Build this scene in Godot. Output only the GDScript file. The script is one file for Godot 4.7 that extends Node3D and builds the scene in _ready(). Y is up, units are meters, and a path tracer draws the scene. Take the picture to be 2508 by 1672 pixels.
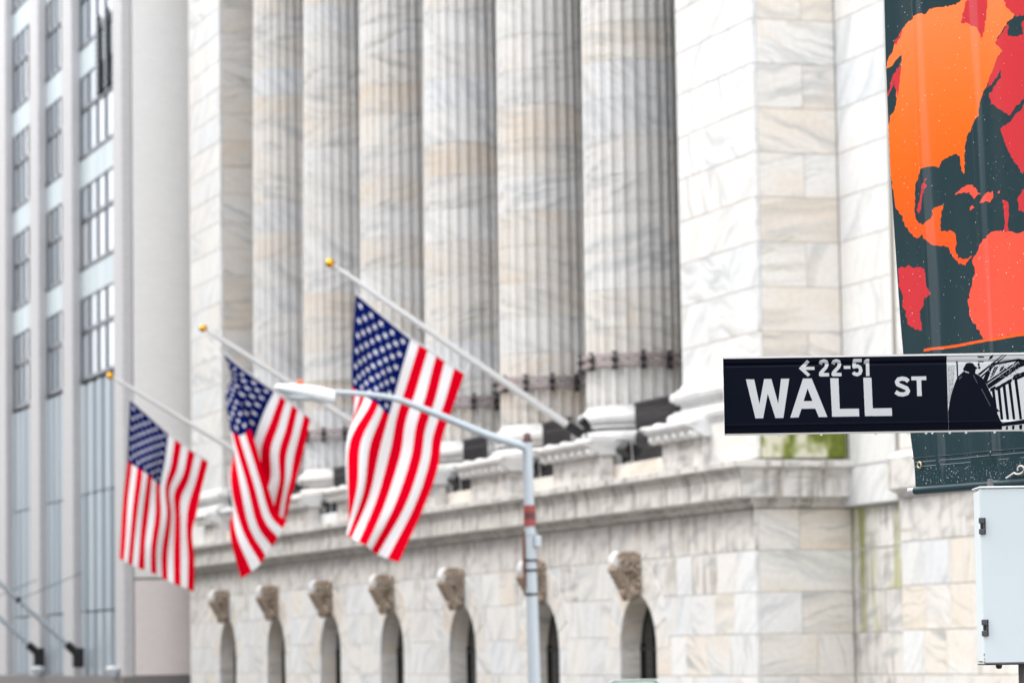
extends Node3D
# A columned stone building on a narrow city street in the rain, seen past a street-name sign through a long lens.

const FLAG_A_NODES := [0, 0.27, 0.4, 0.54, 0.69, 0.85, 1]
const FLAG_A := [
	[Vector3(16.173, 10.042, -58.800), Vector3(16.659, 9.653, -58.800), Vector3(16.924, 9.446, -58.800), Vector3(17.197, 9.235, -58.800), Vector3(17.516, 9.049, -58.800), Vector3(17.844, 8.834, -58.800), Vector3(18.207, 8.618, -58.800)],
	[Vector3(16.116, 9.233, -58.850), Vector3(16.492, 8.873, -58.750), Vector3(16.701, 8.713, -58.700), Vector3(16.972, 8.542, -58.750), Vector3(17.301, 8.371, -58.800), Vector3(17.666, 8.197, -58.830), Vector3(17.977, 7.999, -58.800)],
	[Vector3(16.113, 8.389, -58.920), Vector3(16.353, 8.159, -58.720), Vector3(16.544, 8.019, -58.680), Vector3(16.757, 7.854, -58.720), Vector3(17.101, 7.778, -58.850), Vector3(17.461, 7.600, -58.820), Vector3(17.771, 7.439, -58.760)],
	[Vector3(16.227, 7.671, -59.100), Vector3(16.014, 7.456, -58.850), Vector3(16.230, 7.348, -58.680), Vector3(16.589, 7.253, -58.700), Vector3(17.008, 7.166, -58.880), Vector3(17.353, 7.044, -58.800), Vector3(17.669, 6.921, -58.720)],
	[Vector3(16.306, 6.807, -59.200), Vector3(15.986, 6.673, -58.900), Vector3(16.152, 6.542, -58.650), Vector3(16.410, 6.431, -58.780), Vector3(16.693, 6.316, -58.850), Vector3(17.037, 6.214, -58.770), Vector3(17.364, 6.151, -58.700)],
	[Vector3(16.336, 5.859, -59.200), Vector3(16.068, 5.813, -59.000), Vector3(15.970, 5.736, -58.820), Vector3(16.025, 5.646, -58.700), Vector3(16.269, 5.507, -58.680), Vector3(16.564, 5.354, -58.840), Vector3(16.894, 5.210, -58.700)]]
const FLAG_B_NODES := [0, 0.14, 0.28, 0.42, 0.56, 0.77, 1]
const FLAG_B := [
	[Vector3(16.165, 9.873, -69.200), Vector3(16.379, 9.692, -69.200), Vector3(16.639, 9.494, -69.200), Vector3(16.964, 9.268, -69.200), Vector3(17.282, 9.060, -69.200), Vector3(17.618, 8.815, -69.200), Vector3(18.012, 8.524, -69.200)],
	[Vector3(16.385, 8.947, -68.900), Vector3(16.256, 9.016, -68.980), Vector3(16.213, 9.102, -69.150), Vector3(16.633, 8.853, -69.200), Vector3(17.071, 8.582, -69.200), Vector3(17.485, 8.313, -69.250), Vector3(17.922, 8.064, -69.200)],
	[Vector3(16.611, 8.277, -68.780), Vector3(16.422, 8.145, -68.850), Vector3(16.250, 8.251, -69.100), Vector3(16.570, 8.178, -69.350), Vector3(16.884, 8.011, -69.300), Vector3(17.326, 7.806, -69.200), Vector3(17.814, 7.606, -69.200)],
	[Vector3(16.918, 7.298, -68.780), Vector3(16.703, 7.162, -68.780), Vector3(16.442, 7.130, -68.850), Vector3(16.252, 7.297, -69.100), Vector3(16.820, 7.270, -69.450), Vector3(17.346, 7.244, -69.300), Vector3(17.688, 7.258, -69.200)],
	[Vector3(17.190, 6.585, -68.850), Vector3(16.915, 6.403, -68.800), Vector3(16.635, 6.259, -68.800), Vector3(16.387, 6.190, -68.850), Vector3(16.262, 6.299, -69.100), Vector3(17.284, 6.721, -69.450), Vector3(17.584, 6.876, -69.250)],
	[Vector3(17.419, 6.380, -68.950), Vector3(17.216, 6.043, -68.900), Vector3(16.986, 5.717, -68.850), Vector3(16.751, 5.412, -68.850), Vector3(16.439, 5.213, -69.100), Vector3(17.184, 5.991, -69.450), Vector3(17.527, 6.531, -69.300)]]
const FLAG_C_NODES := [0, 0.25, 0.54, 0.77, 1]
const FLAG_C := [
	[Vector3(16.286, 9.689, -79.600), Vector3(16.723, 9.300, -79.600), Vector3(17.214, 8.874, -79.600), Vector3(17.702, 8.520, -79.600), Vector3(18.181, 8.207, -79.600)],
	[Vector3(16.261, 8.961, -79.650), Vector3(16.634, 8.616, -79.520), Vector3(17.123, 8.253, -79.540), Vector3(17.574, 7.935, -79.640), Vector3(18.026, 7.578, -79.600)],
	[Vector3(16.227, 8.232, -79.660), Vector3(16.589, 7.973, -79.500), Vector3(17.014, 7.652, -79.520), Vector3(17.381, 7.454, -79.750), Vector3(17.883, 7.000, -79.550)],
	[Vector3(16.137, 7.374, -79.680), Vector3(16.493, 7.168, -79.520), Vector3(17.016, 6.950, -79.550), Vector3(17.415, 6.881, -79.800), Vector3(17.762, 6.531, -79.550)],
	[Vector3(16.079, 6.543, -79.700), Vector3(16.402, 6.352, -79.480), Vector3(16.890, 6.170, -79.550), Vector3(17.365, 5.991, -79.720), Vector3(17.832, 5.854, -79.600)],
	[Vector3(16.028, 5.921, -79.700), Vector3(16.339, 5.730, -79.450), Vector3(16.912, 5.523, -79.600), Vector3(17.313, 5.309, -79.500), Vector3(17.829, 5.116, -79.680)]]
const LAMP_ARM := [[15.109, 6.500], [14.594, 6.655], [14.026, 6.876], [13.598, 7.036], [13.186, 7.174], [12.684, 7.235], [12.275, 7.253]]
const BANNER_ORIGIN := Vector3(6.227, 0.0, -13.690)
const BANNER_ALONG := Vector3(0.2330, 0.0, 0.9725)
const BANNER_EDGE := [[-0.012, 6.519], [-0.014, 6.464], [-0.011, 6.182], [0.008, 5.726], [0.063, 4.993], [0.107, 4.526], [0.127, 4.382], [0.130, 4.266]]
const MAP_PRINT := [
	["orange", [[-0.006, 6.155], [0.007, 6.193], [0.029, 6.220], [0.055, 6.256], [0.080, 6.282], [0.105, 6.303], [0.138, 6.323], [0.179, 6.336], [0.234, 6.341], [0.258, 6.352], [0.305, 6.349], [0.322, 6.361], [0.361, 6.367], [0.407, 6.362], [0.469, 6.356], [0.523, 6.360], [0.562, 6.394], [0.903, 6.334], [0.900, 6.277], [0.891, 6.240], [0.839, 6.211], [0.808, 6.187], [0.770, 6.164], [0.777, 6.144], [0.861, 6.125], [0.834, 6.101], [0.774, 6.086], [0.743, 6.053], [0.727, 6.022], [0.680, 5.985], [0.648, 5.941], [0.632, 5.915], [0.626, 5.848], [0.583, 5.815], [0.543, 5.772], [0.526, 5.735], [0.520, 5.668], [0.521, 5.614], [0.499, 5.627], [0.486, 5.692], [0.464, 5.710], [0.410, 5.707], [0.363, 5.689], [0.346, 5.663], [0.316, 5.677], [0.269, 5.673], [0.229, 5.647], [0.198, 5.592], [0.191, 5.513], [0.190, 5.474], [0.204, 5.442], [0.250, 5.422], [0.294, 5.447], [0.308, 5.489], [0.363, 5.502], [0.353, 5.455], [0.342, 5.387], [0.419, 5.378], [0.438, 5.357], [0.435, 5.289], [0.452, 5.258], [0.497, 5.243], [0.558, 5.254], [0.542, 5.239], [0.504, 5.217], [0.451, 5.234], [0.407, 5.273], [0.385, 5.314], [0.301, 5.328], [0.271, 5.356], [0.241, 5.379], [0.201, 5.369], [0.155, 5.399], [0.109, 5.434], [0.087, 5.476], [0.041, 5.531], [0.028, 5.593], [0.008, 5.695], [0.001, 5.817], [-0.000, 5.897], [0.013, 5.936], [0.051, 5.970], [0.061, 6.019], [0.055, 6.050], [0.080, 6.086], [0.098, 6.134], [0.109, 6.192], [0.085, 6.196], [0.060, 6.185], [0.035, 6.163]]],
	["red", [[0.527, 6.273], [0.543, 6.309], [0.568, 6.344], [0.608, 6.386], [0.705, 6.369], [0.686, 6.285], [0.669, 6.229], [0.651, 6.172], [0.638, 6.215], [0.602, 6.250], [0.572, 6.260]]],
	["red", [[0.808, 6.351], [0.975, 6.322], [0.971, 6.236], [0.913, 6.227], [0.856, 6.275]]],
	["red", [[0.747, 6.149], [0.808, 6.177], [0.853, 6.208], [0.970, 6.208], [0.956, 5.896], [0.881, 5.840], [0.850, 5.816], [0.822, 5.839], [0.764, 5.857], [0.706, 5.894], [0.690, 5.935], [0.739, 5.962], [0.799, 5.991], [0.794, 6.028], [0.755, 5.998], [0.710, 5.976], [0.679, 5.966], [0.689, 6.003], [0.727, 6.036], [0.759, 6.079], [0.819, 6.099]]],
	["teal", [[0.844, 6.171], [0.861, 6.207], [0.898, 6.230], [0.935, 6.243], [0.942, 6.155], [0.909, 6.151], [0.880, 6.151]]],
	["red", [[0.782, 5.773], [0.849, 5.787], [0.955, 5.867], [0.940, 5.546], [0.871, 5.622], [0.830, 5.685], [0.803, 5.736]]],
	["red", [[0.041, 6.102], [0.075, 6.147], [0.099, 6.153], [0.097, 6.114], [0.083, 6.066], [0.069, 6.018], [0.055, 6.050]]],
	["red", [[-0.006, 6.029], [0.025, 6.105], [0.067, 6.148], [0.035, 6.073], [0.000, 6.023]]],
	["red", [[0.039, 6.258], [0.072, 6.278], [0.122, 6.310], [0.096, 6.279], [0.063, 6.250]]],
	["coral", [[0.433, 5.533], [0.472, 5.545], [0.526, 5.565], [0.571, 5.560], [0.630, 5.514], [0.584, 5.498], [0.547, 5.529], [0.494, 5.533]]],
	["coral", [[0.628, 5.475], [0.660, 5.515], [0.704, 5.516], [0.711, 5.499], [0.687, 5.466], [0.666, 5.480]]],
	["coral", [[0.545, 5.466], [0.568, 5.471], [0.582, 5.458], [0.552, 5.454]]],
	["coral", [[0.745, 5.506], [0.771, 5.511], [0.766, 5.499]]],
	["red", [[0.206, 5.482], [0.224, 5.529], [0.258, 5.594], [0.283, 5.630], [0.272, 5.572], [0.238, 5.498], [0.216, 5.474]]],
	["red", [[0.784, 5.471], [0.827, 5.451], [0.832, 5.398], [0.816, 5.362], [0.829, 5.330], [0.792, 5.334], [0.796, 5.412]]],
	["red", [[0.886, 5.468], [0.939, 5.509], [0.934, 5.400], [0.891, 5.410]]],
	["coral", [[0.557, 5.232], [0.604, 5.280], [0.651, 5.314], [0.674, 5.340], [0.726, 5.343], [0.800, 5.335], [0.858, 5.322], [0.930, 5.316], [0.911, 4.890], [0.780, 4.890], [0.625, 4.889], [0.604, 4.924], [0.546, 4.978], [0.525, 5.009], [0.534, 5.037], [0.519, 5.057], [0.553, 5.131], [0.578, 5.196]]],
	["red", [[0.053, 5.251], [0.078, 5.258], [0.109, 5.250], [0.125, 5.263], [0.164, 5.244], [0.204, 5.245], [0.250, 5.230], [0.260, 5.170], [0.284, 5.119], [0.260, 5.102], [0.237, 5.104], [0.227, 5.066], [0.203, 5.048], [0.209, 4.999], [0.215, 4.964], [0.169, 4.973], [0.114, 4.997], [0.101, 5.048], [0.078, 5.080], [0.081, 5.139], [0.055, 5.171]]],
	["line", [[0.219, 4.870], [0.910, 4.881], [0.911, 4.893], [0.220, 4.882]]]]
const SIGN_PICTURE := [
	["dark", [[0.200, 0.185], [0.218, 0.155], [0.240, 0.111], [0.285, 0.100], [0.329, 0.111], [0.351, 0.148], [0.387, 0.177], [0.360, 0.193], [0.351, 0.251], [0.277, 0.258], [0.214, 0.218]]],
	["dark", [[0.211, 0.214], [0.129, 0.288], [0.092, 0.376], [0.055, 0.487], [0.026, 0.598], [0.000, 0.745], [0.000, 0.900], [0.658, 0.893], [0.625, 0.804], [0.602, 0.760], [0.650, 0.751], [0.602, 0.708], [0.573, 0.598], [0.536, 0.509], [0.499, 0.421], [0.469, 0.339], [0.410, 0.280], [0.351, 0.244]]],
	["mid", [[0.418, 0.450], [0.429, 0.446], [0.536, 0.679], [0.527, 0.685]]],
	["mid", [[0.144, 0.303], [0.188, 0.269], [0.183, 0.295], [0.152, 0.325]]],
	["pale", [[0.218, 0.208], [0.233, 0.214], [0.277, 0.232], [0.270, 0.242], [0.225, 0.225]]],
	["mid", [[0.322, 0.269], [0.336, 0.266], [0.381, 0.376], [0.372, 0.379]]],
	["dark", [[0.000, 0.889], [0.669, 0.889], [0.669, 1.004], [0.000, 1.004]]],
	["dark", [[0.451, 0.314], [0.565, 0.112], [0.902, 0.059], [0.979, 0.077], [0.970, 0.155], [0.919, 0.173], [0.515, 0.454], [0.492, 0.391]]],
	["pale", [[0.499, 0.354], [0.576, 0.144], [0.876, 0.092]]],
	["dark", [[0.536, 0.317], [0.591, 0.170], [0.647, 0.155], [0.573, 0.288]]],
	["dark", [[0.654, 0.229], [0.676, 0.170], [0.728, 0.148], [0.691, 0.214]]],
	["pale", [[0.499, 0.385], [0.902, 0.097], [0.905, 0.105], [0.503, 0.394]]],
	["pale", [[0.525, 0.450], [0.916, 0.188], [0.972, 0.221], [0.965, 0.244], [0.928, 0.218], [0.532, 0.466]]],
	["dark", [[0.381, 0.258], [0.706, 0.000], [0.721, 0.000], [0.410, 0.273]]],
	["dark", [[0.418, 0.288], [0.743, 0.000], [0.758, 0.001], [0.436, 0.303]]],
	["dark", [[0.521, 0.074], [0.543, 0.022], [0.588, 0.000], [0.573, 0.044]]],
	["dark", [[0.388, 0.018], [0.466, 0.022], [0.466, 0.041], [0.388, 0.037]]],
	["dark", [[0.392, 0.081], [0.462, 0.085], [0.462, 0.100], [0.392, 0.096]]],
	["dark", [[0.388, 0.107], [0.410, 0.107], [0.410, 0.148], [0.388, 0.148]]],
	["dark", [[0.392, 0.155], [0.418, 0.155], [0.418, 0.188], [0.392, 0.188]]],
	["dark", [[0.824, 0.280], [0.972, 0.229], [0.972, 0.295], [0.876, 0.339]]],
	["dark", [[0.551, 0.450], [0.586, 0.432], [0.624, 0.863], [0.591, 0.863]]],
	["dark", [[0.532, 0.494], [0.532, 0.450], [0.602, 0.413], [0.602, 0.458]]],
	["dark", [[0.621, 0.435], [0.656, 0.417], [0.687, 0.863], [0.654, 0.863]]],
	["dark", [[0.602, 0.480], [0.602, 0.435], [0.673, 0.399], [0.673, 0.443]]],
	["dark", [[0.687, 0.395], [0.723, 0.376], [0.761, 0.863], [0.728, 0.863]]],
	["dark", [[0.669, 0.439], [0.669, 0.395], [0.739, 0.358], [0.739, 0.402]]],
	["dark", [[0.758, 0.354], [0.793, 0.336], [0.838, 0.863], [0.806, 0.863]]],
	["dark", [[0.739, 0.399], [0.739, 0.354], [0.809, 0.317], [0.809, 0.362]]],
	["dark", [[0.835, 0.303], [0.871, 0.284], [0.923, 0.863], [0.891, 0.863]]],
	["dark", [[0.817, 0.347], [0.817, 0.303], [0.887, 0.266], [0.887, 0.310]]],
	["dark", [[0.669, 0.908], [1.000, 0.856], [1.000, 0.919], [0.669, 0.952]]],
	["dark", [[0.721, 0.952], [0.743, 0.948], [0.743, 1.000], [0.713, 1.000]]],
	["dark", [[0.795, 0.945], [0.824, 0.941], [0.824, 1.000], [0.795, 1.000]]],
	["dark", [[0.883, 0.937], [0.920, 0.934], [0.920, 1.000], [0.887, 1.000]]],
	["dark", [[0.118, 0.081], [0.137, 0.081], [0.137, 0.280], [0.122, 0.295]]]]

var rng := RandomNumberGenerator.new()
var used := {}
var marble := []          # textures of veined marble
var stone_white := []
var stone_mixed := []
var stone_warm := []
var stone_stained := []
var stone_grimy := []
var stone_drum := []
var M := {}


# ---------------------------------------------------------------- mesh buffer
class MB:
	var v := PackedVector3Array()
	var n := PackedVector3Array()
	var t := PackedVector2Array()
	var off := Vector2.ZERO
	var turn := false
	var tile := 4.0

	func puv(p: Vector3, m: Vector3) -> Vector2:
		var a := m.abs()
		var u: Vector2
		if a.x >= a.y and a.x >= a.z:
			u = Vector2(p.z, p.y)
		elif a.z >= a.y:
			u = Vector2(p.x, p.y)
		else:
			u = Vector2(p.x, p.z)
		if turn:
			u = Vector2(u.y, u.x)
		return u / tile + off

	func tri(a: Vector3, b: Vector3, c: Vector3, hint: Vector3) -> void:
		var m := (c - a).cross(b - a)
		if m.length_squared() < 1e-16:
			return
		m = m.normalized()
		if m.dot(hint) < 0.0:
			var s := b
			b = c
			c = s
			m = -m
		for p in [a, b, c]:
			v.append(p)
			n.append(m)
			t.append(puv(p, m))

	func quad(a: Vector3, b: Vector3, c: Vector3, d: Vector3, hint: Vector3) -> void:
		tri(a, b, c, hint)
		tri(a, c, d, hint)

	# smooth corner: position, normal, uv given
	func corner(p: Vector3, m: Vector3, u: Vector2) -> void:
		v.append(p)
		n.append(m)
		t.append(u)

	func box(lo: Vector3, hi: Vector3) -> void:
		cbox(lo, hi, 0.0)

	# box with chamfered edges
	func cbox(lo: Vector3, hi: Vector3, c: float) -> void:
		var mid := (lo + hi) / 2.0
		var h := (hi - lo) / 2.0
		for ax in 3:
			for s in [-1.0, 1.0]:
				var b := (ax + 1) % 3
				var d := (ax + 2) % 3
				var q := []
				for k in [[-1, -1], [1, -1], [1, 1], [-1, 1]]:
					var p := Vector3.ZERO
					p[ax] = s * h[ax]
					p[b] = k[0] * (h[b] - c)
					p[d] = k[1] * (h[d] - c)
					q.append(mid + p)
				var m := Vector3.ZERO
				m[ax] = s
				quad(q[0], q[1], q[2], q[3], m)
		if c <= 0.0:
			return
		for ax in 3:
			var b := (ax + 1) % 3
			var d := (ax + 2) % 3
			for sb in [-1.0, 1.0]:
				for sd in [-1.0, 1.0]:
					var q := []
					for k in [[-1, 0], [1, 0], [1, 1], [-1, 1]]:
						var p := Vector3.ZERO
						p[ax] = k[0] * (h[ax] - c)
						p[b] = sb * (h[b] - (c if k[1] == 1 else 0.0))
						p[d] = sd * (h[d] - (0.0 if k[1] == 1 else c))
						q.append(mid + p)
					var m := Vector3.ZERO
					m[b] = sb
					m[d] = sd
					quad(q[0], q[1], q[2], q[3], m)
		for sx in [-1.0, 1.0]:
			for sy in [-1.0, 1.0]:
				for sz in [-1.0, 1.0]:
					var s := Vector3(sx, sy, sz)
					tri(mid + s * (h - Vector3(0, c, c)), mid + s * (h - Vector3(c, 0, c)), mid + s * (h - Vector3(c, c, 0)), s)

	# polygon (in axes ux, uy from o) standing proud along nrm, with a chamfer c round its face
	func slab(poly: PackedVector2Array, o: Vector3, ux: Vector3, uy: Vector3, nrm: Vector3, depth: float, c: float, back := false) -> void:
		var k := poly.size()
		var cw := Geometry2D.is_polygon_clockwise(poly)
		var ins := PackedVector2Array()
		for i in k:
			var e0 := (poly[i] - poly[(i + k - 1) % k]).normalized()
			var e1 := (poly[(i + 1) % k] - poly[i]).normalized()
			var n0 := Vector2(-e0.y, e0.x) * (-1.0 if cw else 1.0)
			var n1 := Vector2(-e1.y, e1.x) * (-1.0 if cw else 1.0)
			var bis := n0 + n1
			var l := maxf(bis.length_squared() / 2.0, 0.3)
			ins.append(poly[i] + bis / l * c)
		var ids := Geometry2D.triangulate_polygon(ins)
		if ids.is_empty():
			ins = poly
			ids = Geometry2D.triangulate_polygon(ins)
		if ids.is_empty():
			for i in range(1, k - 1):
				ids.append_array([0, i, i + 1])
		var at := func(p: Vector2, e: float) -> Vector3: return o + ux * p.x + uy * p.y + nrm * e
		for i in range(0, ids.size(), 3):
			tri(at.call(ins[ids[i]], 0.0), at.call(ins[ids[i + 1]], 0.0), at.call(ins[ids[i + 2]], 0.0), nrm)
			if back:
				tri(at.call(poly[ids[i]], -depth), at.call(poly[ids[i + 1]], -depth), at.call(poly[ids[i + 2]], -depth), -nrm)
		for i in k:
			var j := (i + 1) % k
			var e := (poly[j] - poly[i]).normalized()
			var outw := Vector2(e.y, -e.x) * (-1.0 if cw else 1.0)
			var hint := ux * outw.x + uy * outw.y
			if c > 0.0:
				quad(at.call(ins[i], 0.0), at.call(ins[j], 0.0), at.call(poly[j], -c), at.call(poly[i], -c), hint + nrm)
			quad(at.call(poly[i], -c), at.call(poly[j], -c), at.call(poly[j], -depth), at.call(poly[i], -depth), hint)

	# turned shape about the y axis through c; profile of (radius, height)
	func lathe(prof: Array, c: Vector3, seg: int, smooth := true) -> void:
		for i in prof.size() - 1:
			var a: Vector2 = prof[i]
			var b: Vector2 = prof[i + 1]
			var d := b - a
			var nn := Vector2(d.y, -d.x).normalized()
			var n0 := nn
			var n1 := nn
			if smooth:
				if i > 0:
					var e: Vector2 = prof[i] - prof[i - 1]
					n0 = (nn + Vector2(e.y, -e.x).normalized()).normalized()
				if i < prof.size() - 2:
					var e: Vector2 = prof[i + 2] - prof[i + 1]
					n1 = (nn + Vector2(e.y, -e.x).normalized()).normalized()
				if n0.dot(nn) < 0.6:
					n0 = nn
				if n1.dot(nn) < 0.6:
					n1 = nn
			for k in seg:
				var t0 := TAU * k / seg
				var t1 := TAU * (k + 1) / seg
				var d0 := Vector3(cos(t0), 0, sin(t0))
				var d1 := Vector3(cos(t1), 0, sin(t1))
				var pts := [c + d0 * a.x + Vector3.UP * a.y, c + d1 * a.x + Vector3.UP * a.y, c + d1 * b.x + Vector3.UP * b.y, c + d0 * b.x + Vector3.UP * b.y]
				var ns := [d0 * n0.x + Vector3.UP * n0.y, d1 * n0.x + Vector3.UP * n0.y, d1 * n1.x + Vector3.UP * n1.y, d0 * n1.x + Vector3.UP * n1.y]
				var us := [Vector2(t0 * a.x, a.y) / tile + off, Vector2(t1 * a.x, a.y) / tile + off, Vector2(t1 * b.x, b.y) / tile + off, Vector2(t0 * b.x, b.y) / tile + off]
				for id in [0, 1, 2, 0, 2, 3]:
					corner(pts[id], ns[id], us[id])

	func tube(pts: Array, radii: Array, seg: int, caps := true) -> void:
		var rings := []
		var dirs := []
		for i in pts.size():
			var d: Vector3
			if i == 0:
				d = pts[1] - pts[0]
			elif i == pts.size() - 1:
				d = pts[i] - pts[i - 1]
			else:
				d = (pts[i + 1] - pts[i]).normalized() + (pts[i] - pts[i - 1]).normalized()
			d = d.normalized()
			var up := Vector3.UP if absf(d.y) < 0.95 else Vector3.RIGHT
			var x := d.cross(up).normalized()
			var y := x.cross(d).normalized()
			var ring := []
			var nd := []
			for k in seg:
				var a := TAU * k / seg
				var m := x * cos(a) + y * sin(a)
				nd.append(m)
				ring.append(pts[i] + m * radii[i])
			rings.append(ring)
			dirs.append(nd)
		for i in pts.size() - 1:
			for k in seg:
				var j := (k + 1) % seg
				var q := [[i, k], [i, j], [i + 1, j], [i, k], [i + 1, j], [i + 1, k]]
				for e in q:
					corner(rings[e[0]][e[1]], dirs[e[0]][e[1]], Vector2(float(e[1]) / seg, pts[e[0]].y / tile) + off)
		if caps:
			for e in [0, pts.size() - 1]:
				var m: Vector3 = (pts[0] - pts[1]) if e == 0 else (pts[e] - pts[e - 1])
				for k in seg:
					tri(pts[e], rings[e][k], rings[e][(k + 1) % seg], m)

	func ball(c: Vector3, r: Vector3, seg := 12) -> void:
		var rows := int(seg / 2.0)
		for i in rows:
			for k in seg:
				for e in [[0, 0], [0, 1], [1, 1], [0, 0], [1, 1], [1, 0]]:
					var la: float = PI * (i + e[0]) / rows - PI / 2
					var lo: float = TAU * (k + e[1]) / seg
					var d := Vector3(cos(la) * cos(lo), sin(la), cos(la) * sin(lo))
					corner(c + d * r, (d / r).normalized(), puv(c + d * r, d))

	func mesh(m: Material) -> ArrayMesh:
		var a := []
		a.resize(Mesh.ARRAY_MAX)
		a[Mesh.ARRAY_VERTEX] = v
		a[Mesh.ARRAY_NORMAL] = n
		a[Mesh.ARRAY_TEX_UV] = t
		var me := ArrayMesh.new()
		me.add_surface_from_arrays(Mesh.PRIMITIVE_TRIANGLES, a)
		me.surface_set_material(0, m)
		return me


func put(b: MB, called: String, m: Material, parent: Node = self) -> MeshInstance3D:
	var o := MeshInstance3D.new()
	o.name = called
	o.mesh = b.mesh(m)
	parent.add_child(o, true)
	return o


func numbered(called: String) -> String:
	used[called] = used.get(called, -1) + 1
	return called if used[called] == 0 else "%s_%03d" % [called, used[called]]


func tag(o: Node, label: String, category: String, group := "", kind := "") -> void:
	if label:
		o.set_meta("label", label)
	if category:
		o.set_meta("category", category)
	if group:
		o.set_meta("group", group)
	if kind:
		o.set_meta("kind", kind)


func thing(called: String, at: Vector3, label: String, category: String, group := "") -> Node3D:
	var o := Node3D.new()
	o.name = numbered(called)
	add_child(o)
	o.position = at
	tag(o, label, category, group)
	return o


# a part that holds sub-parts; kept at the thing's own origin
func holder(called: String, parent: Node) -> Node3D:
	var o := Node3D.new()
	o.name = called
	parent.add_child(o, true)
	return o


func structure(o: Node3D) -> void:
	o.set_meta("kind", "structure")


# ---------------------------------------------------------------- colour and texture
func mat(c: Color, rough := 0.7, metal := 0.0, tex: Texture2D = null) -> StandardMaterial3D:
	var m := StandardMaterial3D.new()
	m.albedo_color = c
	m.roughness = rough
	m.metallic = metal
	if tex:
		m.albedo_texture = tex
	m.cull_mode = BaseMaterial3D.CULL_DISABLED
	return m


func rgb(r: float, g: float, b: float) -> Color:
	return Color(r / 255.0, g / 255.0, b / 255.0)


func noise(seed_: int, freq: float, oct := 4, kind := FastNoiseLite.TYPE_SIMPLEX_SMOOTH) -> FastNoiseLite:
	var f := FastNoiseLite.new()
	f.seed = seed_
	f.noise_type = kind
	f.frequency = freq
	f.fractal_octaves = oct
	return f


# an image of look(x, y) over a square of that size whose edges run into each other, so that it repeats without a seam
func tiled(w: int, size: float, look: Callable) -> ImageTexture:
	var img := Image.create(w, w, false, Image.FORMAT_RGB8)
	var rim := size / 8.0
	for j in w:
		var y := size * j / w
		var ky := clampf((y - size + rim) / rim, 0.0, 1.0)
		for i in w:
			var x := size * i / w
			var kx := clampf((x - size + rim) / rim, 0.0, 1.0)
			var c: Color = look.call(x, y)
			if kx > 0.0:
				c = c.lerp(look.call(x - size, y), kx)
			if ky > 0.0:
				var d: Color = look.call(x, y - size)
				if kx > 0.0:
					d = d.lerp(look.call(x - size, y - size), kx)
				c = c.lerp(d, ky)
			img.set_pixel(i, j, c)
	return ImageTexture.create_from_image(img)


# veined marble, a tile of four metres; angle and strength of the veins, how warm it is
func marble_texture(seed_: int, angle: float, strength: float, warm: float, base: Color) -> ImageTexture:
	var w := 384
	var size := 4.0
	var warp := noise(seed_, 0.9, 3)
	var streak := noise(seed_ + 1, 1.5, 3)
	var cloud := noise(seed_ + 2, 0.9, 3)
	var fine := noise(seed_ + 3, 8.0, 3)
	var ca := cos(angle)
	var sa := sin(angle)
	var grey := Color(0.56, 0.585, 0.60)
	var tan_ := Color(0.85, 0.79, 0.715)
	var olive := Color(0.56, 0.55, 0.48)
	var look := func(x: float, y: float) -> Color:
		var wx := warp.get_noise_2d(x, y) * 0.12
		var wy := warp.get_noise_2d(x + 31.0, y) * 0.12
		var p := (x + wx) * ca + (y + wy) * sa
		var q := -(x + wx) * sa + (y + wy) * ca
		var cl := cloud.get_noise_2d(p * 0.4, q * 1.2)
		var s := streak.get_noise_2d(p * 0.17, q * 2.3)
		var vein := pow(clampf(1.0 - absf(s) * 4.5, 0.0, 1.0), 2.0) * clampf(cl * 2.2 + 0.35, 0.0, 1.0)
		var band := clampf(streak.get_noise_2d(p * 0.14 + 50.0, q * 1.6) * 1.8 - 0.12, 0.0, 1.0)
		var c := base
		c = c.lerp(tan_, clampf(cl * -1.3 + warm - 0.4, 0.0, 0.8) * 0.55)
		c = c.lerp(grey, band * strength * 0.42)
		c = c.lerp(grey if streak.get_noise_2d(p * 0.2, q + 90.0) > -0.15 else olive, vein * strength * 0.55)
		var g := 1.0 + fine.get_noise_2d(x, y) * 0.035
		return Color(c.r * g, c.g * g, c.b * g)
	return tiled(w, size, look)


# stained marble: rain has drawn dark and sometimes green streaks straight down it
func stained_texture(seed_: int, green: float, dark: float) -> ImageTexture:
	var run := noise(seed_, 3.2, 4)
	var brk := noise(seed_ + 1, 1.2, 3)
	var vein := noise(seed_ + 2, 2.0, 3)
	var moss := noise(seed_ + 3, 1.6, 4)
	var look := func(x: float, y: float) -> Color:
		var c := Color(0.865, 0.857, 0.845)
		c = c.lerp(Color(0.62, 0.635, 0.65), clampf(vein.get_noise_2d(x * 0.4 + y * 0.5, y * 1.4 - x * 0.5) * 1.1, 0.0, 0.5))
		var r := clampf(run.get_noise_2d(x * 1.6, y * 0.12) * 1.7 + 0.15, 0.0, 1.0) * clampf(brk.get_noise_2d(x, y) * 1.6 + 0.55, 0.0, 1.0)
		c = c.lerp(Color(0.52, 0.485, 0.455), r * dark)
		if green > 0.0:
			var g := clampf(moss.get_noise_2d(x * 1.1, y * 0.10) * 1.5 + green - 0.5, 0.0, 1.0)
			c = c.lerp(Color(0.56, 0.57, 0.30), g * 0.85)
		return c
	return tiled(320, 4.0, look)


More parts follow.
